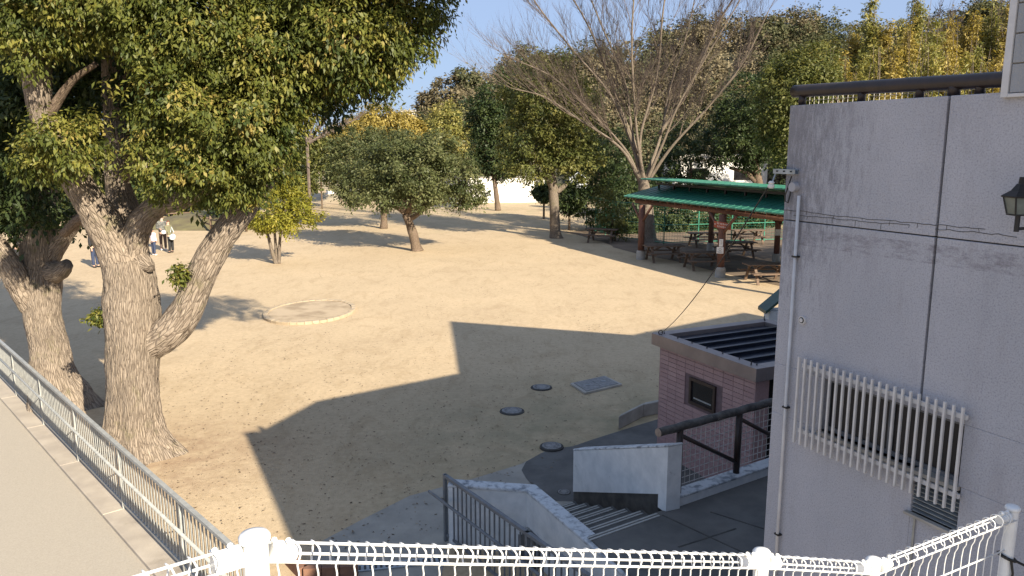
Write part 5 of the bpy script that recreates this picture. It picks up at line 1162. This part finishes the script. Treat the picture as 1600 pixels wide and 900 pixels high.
BB = [(1300, 62, 74, 22, 'leaf_bamboo', 'bamboo clump with a pointed top at the left end of the grove'), (1335, 50, 72, 20, 'leaf_gold', 'golden bamboo clump left of the tall feathery culms'),
      (1365, -8, 70, 20, 'leaf_bamboo', 'tall feathery bamboo reaching above the skyline, left of the pair'), (1385, 40, 69, 20, 'leaf_gold', 'golden bamboo between the two tall culms'), (1437, -15, 72, 18, 'leaf_bamboo', 'tall feathery bamboo reaching above the skyline, right of the pair'),
      (1405, 38, 72, 16, 'leaf_bamboo', 'short bamboo tuft between the tall culms'), (1420, 45, 66, 22, 'leaf_gold', 'golden bamboo under the right tall culm'), (1460, 45, 66, 22, 'leaf_bamboo', 'bamboo clump right of the tall culms'), (1490, 38, 68, 22, 'leaf_gold', 'golden bamboo clump toward the right'),
      (1520, 22, 70, 24, 'leaf_gold', 'golden bamboo on the rising skyline'), (1555, 12, 70, 24, 'leaf_bamboo', 'bamboo clump beside the clad box'), (1590, 8, 68, 24, 'leaf_gold', 'golden bamboo at the right edge of the picture'), (1270, 85, 60, 22, 'leaf_gold', 'low golden bamboo behind the olive tree')]
for q in BB: bamboo(*q)
ORD = ['first', 'second', 'third', 'fourth', 'fifth', 'sixth', 'seventh', 'eighth', 'ninth', 'tenth', 'eleventh', 'twelfth']
for i in range(12):
    bamboo(1290 + i * 27, 75 + (i % 3) * 12, 60 + (i % 2) * 2, 24, ('leaf_bamboo', 'leaf_gold', 'leaf_bamboo')[i % 3], 'lower bamboo clump in the front row above the rail, %s from the left' % ORD[i], 6500)

# ================================================================ HILLSIDE WOOD
def hillwood(name, label, m, cond, count, size, rmin, rmax, per_tree, seed):
    r_ = np.random.default_rng(seed); lobes = []
    while len(lobes) < count:
        x = r_.uniform(-16, 85); y = r_.uniform(82, 128)
        if not cond(x, y) or (y < 92 and -14 < x < 9): continue
        z = float(hill(x, y)); r = r_.uniform(rmin, rmax)
        if y > 118: r *= .8
        lobes.append((x, y, z + r * .7, r, r, r * r_.uniform(.8, 1.2)))
    P, O, T = crown_points(lobes, count * per_tree, .8, .55, 26, .8)
    T = np.clip(T * .8 + (np.array([noise.noise(V((p[0] * .13, p[1] * .13, 5))) for p in P]) * .5 + .1), 0, 1)
    k = O[:, 1] < .55; P = P[k]; O = O[k]; T = T[k]
    tag(link(name, leaf_mesh(name, P, size, .3, .6, T, O), M[m]), label, 'woodland', kind='stuff')
nz = lambda x, y: noise.noise(V((x * .08, y * .08, 9)))
hillwood('hill_wood', 'brown-grey leafless and dry wood on the hillside', 'leaf_brown', lambda x, y: nz(x, y) > -.16 , 560, .36, 1.8, 3.0, 500, 1)
hillwood('hill_evergreens', 'dark evergreen trees on the hillside', 'leaf_hill', lambda x, y: nz(x, y) < .06, 460, .36, 1.8, 3.2, 480, 2)
# individual skyline trees
for px, top, r, m, lab in [(700, 128, 30, 'leaf_brown', 'rust-brown round tree on the left shoulder of the hill'), (672, 150, 18, 'leaf_brown', 'small brown tree at the left foot of the skyline'), (728, 112, 18, 'leaf_hill', 'dark skyline tree right of the rust-brown tree'), (840, 92, 22, 'leaf_brown', 'brown skyline tree behind the left bare branches'),
                       (1080, 48, 26, 'leaf_brown', 'brown skyline tree behind the right bare branches'), (1200, 32, 24, 'leaf_hill', 'dark skyline tree above the olive tree'), (1250, 40, 22, 'leaf_brown', 'brown skyline tree left of the bamboo'), (1540, 12, 26, 'leaf_hill', 'dark round tree on the skyline at far right')]:
    Y = 112; c = D(px, top + r * .8, Y); s = Y / F; t = thing('skyline_tree', V((c.x, c.y, float(hill(c.x, Y)))), lab, 'tree')
    mb = MB(); mb.tube([t.location.copy(), c], .25, 6); build('trunk', mb, M['bark_small'], t)
    crown(t, [(c.x, c.y, c.z, r * s * 1.1, r * s * 1.1, r * s)], 2600, .5, m, clump=.6, shell=.6, per=24)

# ================================================================ PEOPLE
def skin_mesh(name, verts, edges, m, parent, sub=2, root=0):
    """verts: (x,y,z,r) in metres, local to the person"""
    me = bpy.data.meshes.new(name); me.from_pydata([v[:3] for v in verts], edges, []); o = link(name, me, m, parent)
    md = o.modifiers.new('skin', 'SKIN'); md.use_smooth_shade = True
    if not me.skin_vertices: me.skin_vertices.new()
    for i, v in enumerate(verts): sv = me.skin_vertices[0].data[i]; r = v[3]; sv.radius = r if hasattr(r, '__len__') else (r, r); sv.use_root = (i == root)
    s_ = o.modifiers.new('sub', 'SUBSURF'); s_.levels = sub; s_.render_levels = sub; return o
M['skin'] = pm('skin', (.55, .34, .24), (.48, .28, .20), 8, .6)
M['hair_black'] = pm('hair_black', (.018, .013, .012), (.01, .008, .008), 30, .6)
M['hair_red'] = pm('hair_red', (.14, .05, .025), (.08, .03, .016), 30, .6)
def cloth(name, c, c2=None, sc=12): return M.setdefault(name, pm(name, c, c2, sc, .85, 60, .3, .003))
def person(loc, rz, h, label, jacket, trousers, shoes, hair, arms, longhair=False, mask=False, lean=0, extra=None, puff=1.0, legs=(.10, .10)):
    """arms: per side (elbow, wrist) positions in body units (height 1.70)"""
    t = thing('person', V((0, 0, 0)), label, 'person'); k = h / 1.70
    S = lambda L: [(x * k, y * k, z * k, (r[0] * k, r[1] * k) if hasattr(r, '__len__') else r * k) for x, y, z, r in L]
    ly = lean
    V_ = [(0, 0, .92, (.15, .10)), (0, ly * .3, 1.10, (.125, .09)), (0, ly * .7, 1.30, (.155, .10)), (0, ly, 1.41, (.10, .08)), (0, ly, 1.47, (.052, .052)), (0, ly + .01, 1.53, (.06, .07)), (0, ly + .01, 1.60, (.073, .09)), (0, ly + .005, 1.67, (.055, .065))]
    E_ = [(i, i + 1) for i in range(7)]
    for s_, (el, wr), lg in ((-1, arms[0], legs[0]), (1, arms[1], legs[1])):
        b = len(V_); V_ += [(s_ * .16, ly, 1.40, .055), (*el, .042), (*wr, .028)]; E_ += [(3, b), (b, b + 1), (b + 1, b + 2)]
        d = (V(wr) - V(el)).normalized(); side = d.cross(V((0, 0, 1))).normalized(); pal = V(wr) + d * .05; pi = len(V_)
        V_.append((*pal, (.034, .016))); E_.append((b + 2, pi))
        for f in range(4):
            a_ = pal + side * (-.027 + f * .018) + d * .03; c_ = a_ + d * (.03 + .006 * (f in (1, 2))) + V((0, 0, -.008)); e_ = c_ + d * .022 + V((0, 0, -.016)); q = len(V_); V_ += [(*a_, .0085), (*c_, .008), (*e_, .007)]; E_ += [(pi, q), (q, q + 1), (q + 1, q + 2)]
        a_ = V(wr) + d * .02 + side * -.034; c_ = a_ + d * .03 + side * -.018; q = len(V_); V_ += [(*a_, .010), (*c_, .009)]; E_ += [(b + 2, q), (q, q + 1)]
        b = len(V_); V_ += [(s_ * .085, 0, .86, .09), (s_ * lg, .01, .48, .058), (s_ * lg, -.01 * s_, .10, .038), (s_ * lg, -.10, .035, .034)]; E_ += [(0, b), (b, b + 1), (b + 1, b + 2), (b + 2, b + 3)]
    skin_mesh('body', S(V_), E_, M['skin'], t)
    # face details
    hz = 1.60; fy = ly - .085
    mb = MB(); mb.tube([V((0, fy + .005, hz + .01)) * k, V((0, fy - .018, hz - .025)) * k], [.008 * k, .013 * k], 6); build('nose', mb, M['skin'], t, org=V((0, 0, 0)), smooth=True)
    for s_ in (-1, 1):
        mb = MB(); mb.lathe(V((s_ * .03, fy + .002, hz + .012)) * k, [(.001, -.008), (.010, -.004), (.010, .004), (.001, .008)], 8); build('eye', mb, M['black'], t, org=V((0, 0, 0)))
        mb = MB(); mb.lathe(V((s_ * .077, ly + .01, hz - .01)) * k, [(.002, -.03), (.014, -.012), (.016, .012), (.004, .03)], 8); build('ear', mb, M['skin'], t, org=V((0, 0, 0)), smooth=True)
    mb = MB(); mb.tube([V((-.022, fy + .004, hz - .05)) * k, V((.022, fy + .004, hz - .05)) * k], .005 * k, 5); build('mouth', mb, cloth('lip', (.35, .12, .10)), t, org=V((0, 0, 0)))
    if mask: skin_mesh('face_mask', S([(0, fy + .03, hz - .01, (.062, .04)), (0, fy + .03, hz - .065, (.05, .045))]), [(0, 1)], M['sign_white'], t)
    skin_mesh('hair', S([(0, ly + .035, 1.60, (.082, .075)), (0, ly + .022, 1.66, (.082, .085)), (0, ly + .01, 1.695, (.06, .07))] + ([(0, ly + .09, 1.55, (.07, .04)), (0, ly + .12, 1.38, (.075, .035)), (0, ly + .11, 1.25, (.04, .025))] if longhair else [])), [(0, 1), (1, 2)] + ([(0, 3), (3, 4), (4, 5)] if longhair else []), hair, t)
    J = [(0, 0, .86, (.175 * puff, .13 * puff)), (0, ly * .3, 1.06, (.165 * puff, .125 * puff)), (0, ly * .7, 1.28, (.18 * puff, .13 * puff)), (0, ly, 1.41, (.125, .10)), (0, ly, 1.465, (.075, .075))]; Ej = [(i, i + 1) for i in range(4)]
    for s_, (el, wr) in ((-1, arms[0]), (1, arms[1])):
        b = len(J); J += [(s_ * .175, ly, 1.39, .078 * puff), (*el, .066 * puff), (*V(el).lerp(V(wr), .93), .05 * puff)]; Ej += [(3, b), (b, b + 1), (b + 1, b + 2)]
    skin_mesh('jacket', S(J), Ej, jacket, t)
    T_ = [(0, 0, .93, (.16, .115))]; Et = []
    for s_, lg in ((-1, legs[0]), (1, legs[1])):
        b = len(T_); T_ += [(s_ * .088, 0, .82, .103), (s_ * lg, .01, .48, .076), (s_ * lg, -.01 * s_, .09, .064)]; Et += [(0, b), (b, b + 1), (b + 1, b + 2)]
    skin_mesh('trousers', S(T_), Et, trousers, t)
    for s_, lg in ((-1, legs[0]), (1, legs[1])):
        skin_mesh('shoe', S([(s_ * lg, .05, .045, .045), (s_ * lg, -.03, .05, .048), (s_ * lg, -.14, .035, (.042, .032))]), [(0, 1), (1, 2)], shoes, t)
    t.location = loc; t.rotation_euler = (0, 0, rz); return t
down = lambda s: ((s * .22, 0, 1.13), (s * .22, -.08, .90))
bent = lambda s: ((s * .23, .02, 1.12), (s * .12, -.24, 1.10))
coat = cloth('patterned_coat', (.22, .22, .19), (.05, .05, .05), 9); brown = cloth('brown_trousers', (.10, .07, .06)); navy = cloth('navy_jeans', (.035, .05, .10)); darkc = cloth('dark_cloth', (.02, .02, .022)); pinkw = cloth('pink_white', (.78, .66, .70), (.70, .60, .66)); olive = cloth('olive_knit', (.18, .17, .10)); whitec = cloth('white_shoe', (.78, .77, .76))
ga = G(256, 391); ga.z = 0; pman = person(ga, .45, 1.74, 'man in mottled grey padded jacket and white mask facing the woman', coat, brown, whitec, M['hair_black'], (bent(-1), down(1)), mask=True, puff=1.2)
gc = G(241, 399); gc.z = 0; person(gc, 2.6, 1.30, 'girl with long dark hair in pale pink top and navy trousers', pinkw, navy, whitec, M['hair_black'], (down(-1), bent(1)), longhair=True, puff=1.1)
gw_ = G(268, 395); gw_.z = 0; pw = person(gw_, 4.4, 1.62, 'woman with reddish hair in olive top leaning toward the man and girl', olive, darkc, darkc, M['hair_red'], (bent(-1), bent(1)), lean=-.10)
gd = G(150, 418); gd.z = 0; person(gd, 1.2, 1.70, 'person in dark coat standing half hidden behind the nearest trunk', darkc, navy, darkc, M['hair_black'], (down(-1), down(1)))
ge = G(30, 420); ge.z = 0; person(ge, 2.0, 1.72, 'person in black clothes at the left edge behind the second trunk', darkc, darkc, darkc, M['hair_black'], (bent(-1), down(1)))
bagm = cloth('bag_cloth', (.62, .76, .86), (.70, .78, .84), 4)
t = thing('shopping_bag', gw_ + V((.05, -.18, .8)), 'big pale blue and white bag carried at the hip of the woman', 'bag')
o = skin_mesh('bag_body', [(.18, 0, .18, (.15, .10)), (.14, 0, 0, (.23, .14)), (.10, 0, -.14, (.2, .12))], [(0, 1), (1, 2)], bagm, t)
mb = MB(); mb.tube([V((.05, 0, .25)), V((.12, 0, .52)), V((.22, 0, .25))], .012, 6); build('strap', mb, bagm, t, org=V((0, 0, 0)))
t = thing('white_bundle', gw_ + V((-.22, -.2, 1.05)), 'white soft bundle held in front of the woman', 'bundle')
skin_mesh('bundle_body', [(0, 0, .12, (.10, .09)), (0, 0, 0, (.15, .12)), (.03, 0, -.1, (.11, .1))], [(0, 1), (1, 2)], whitec, t)
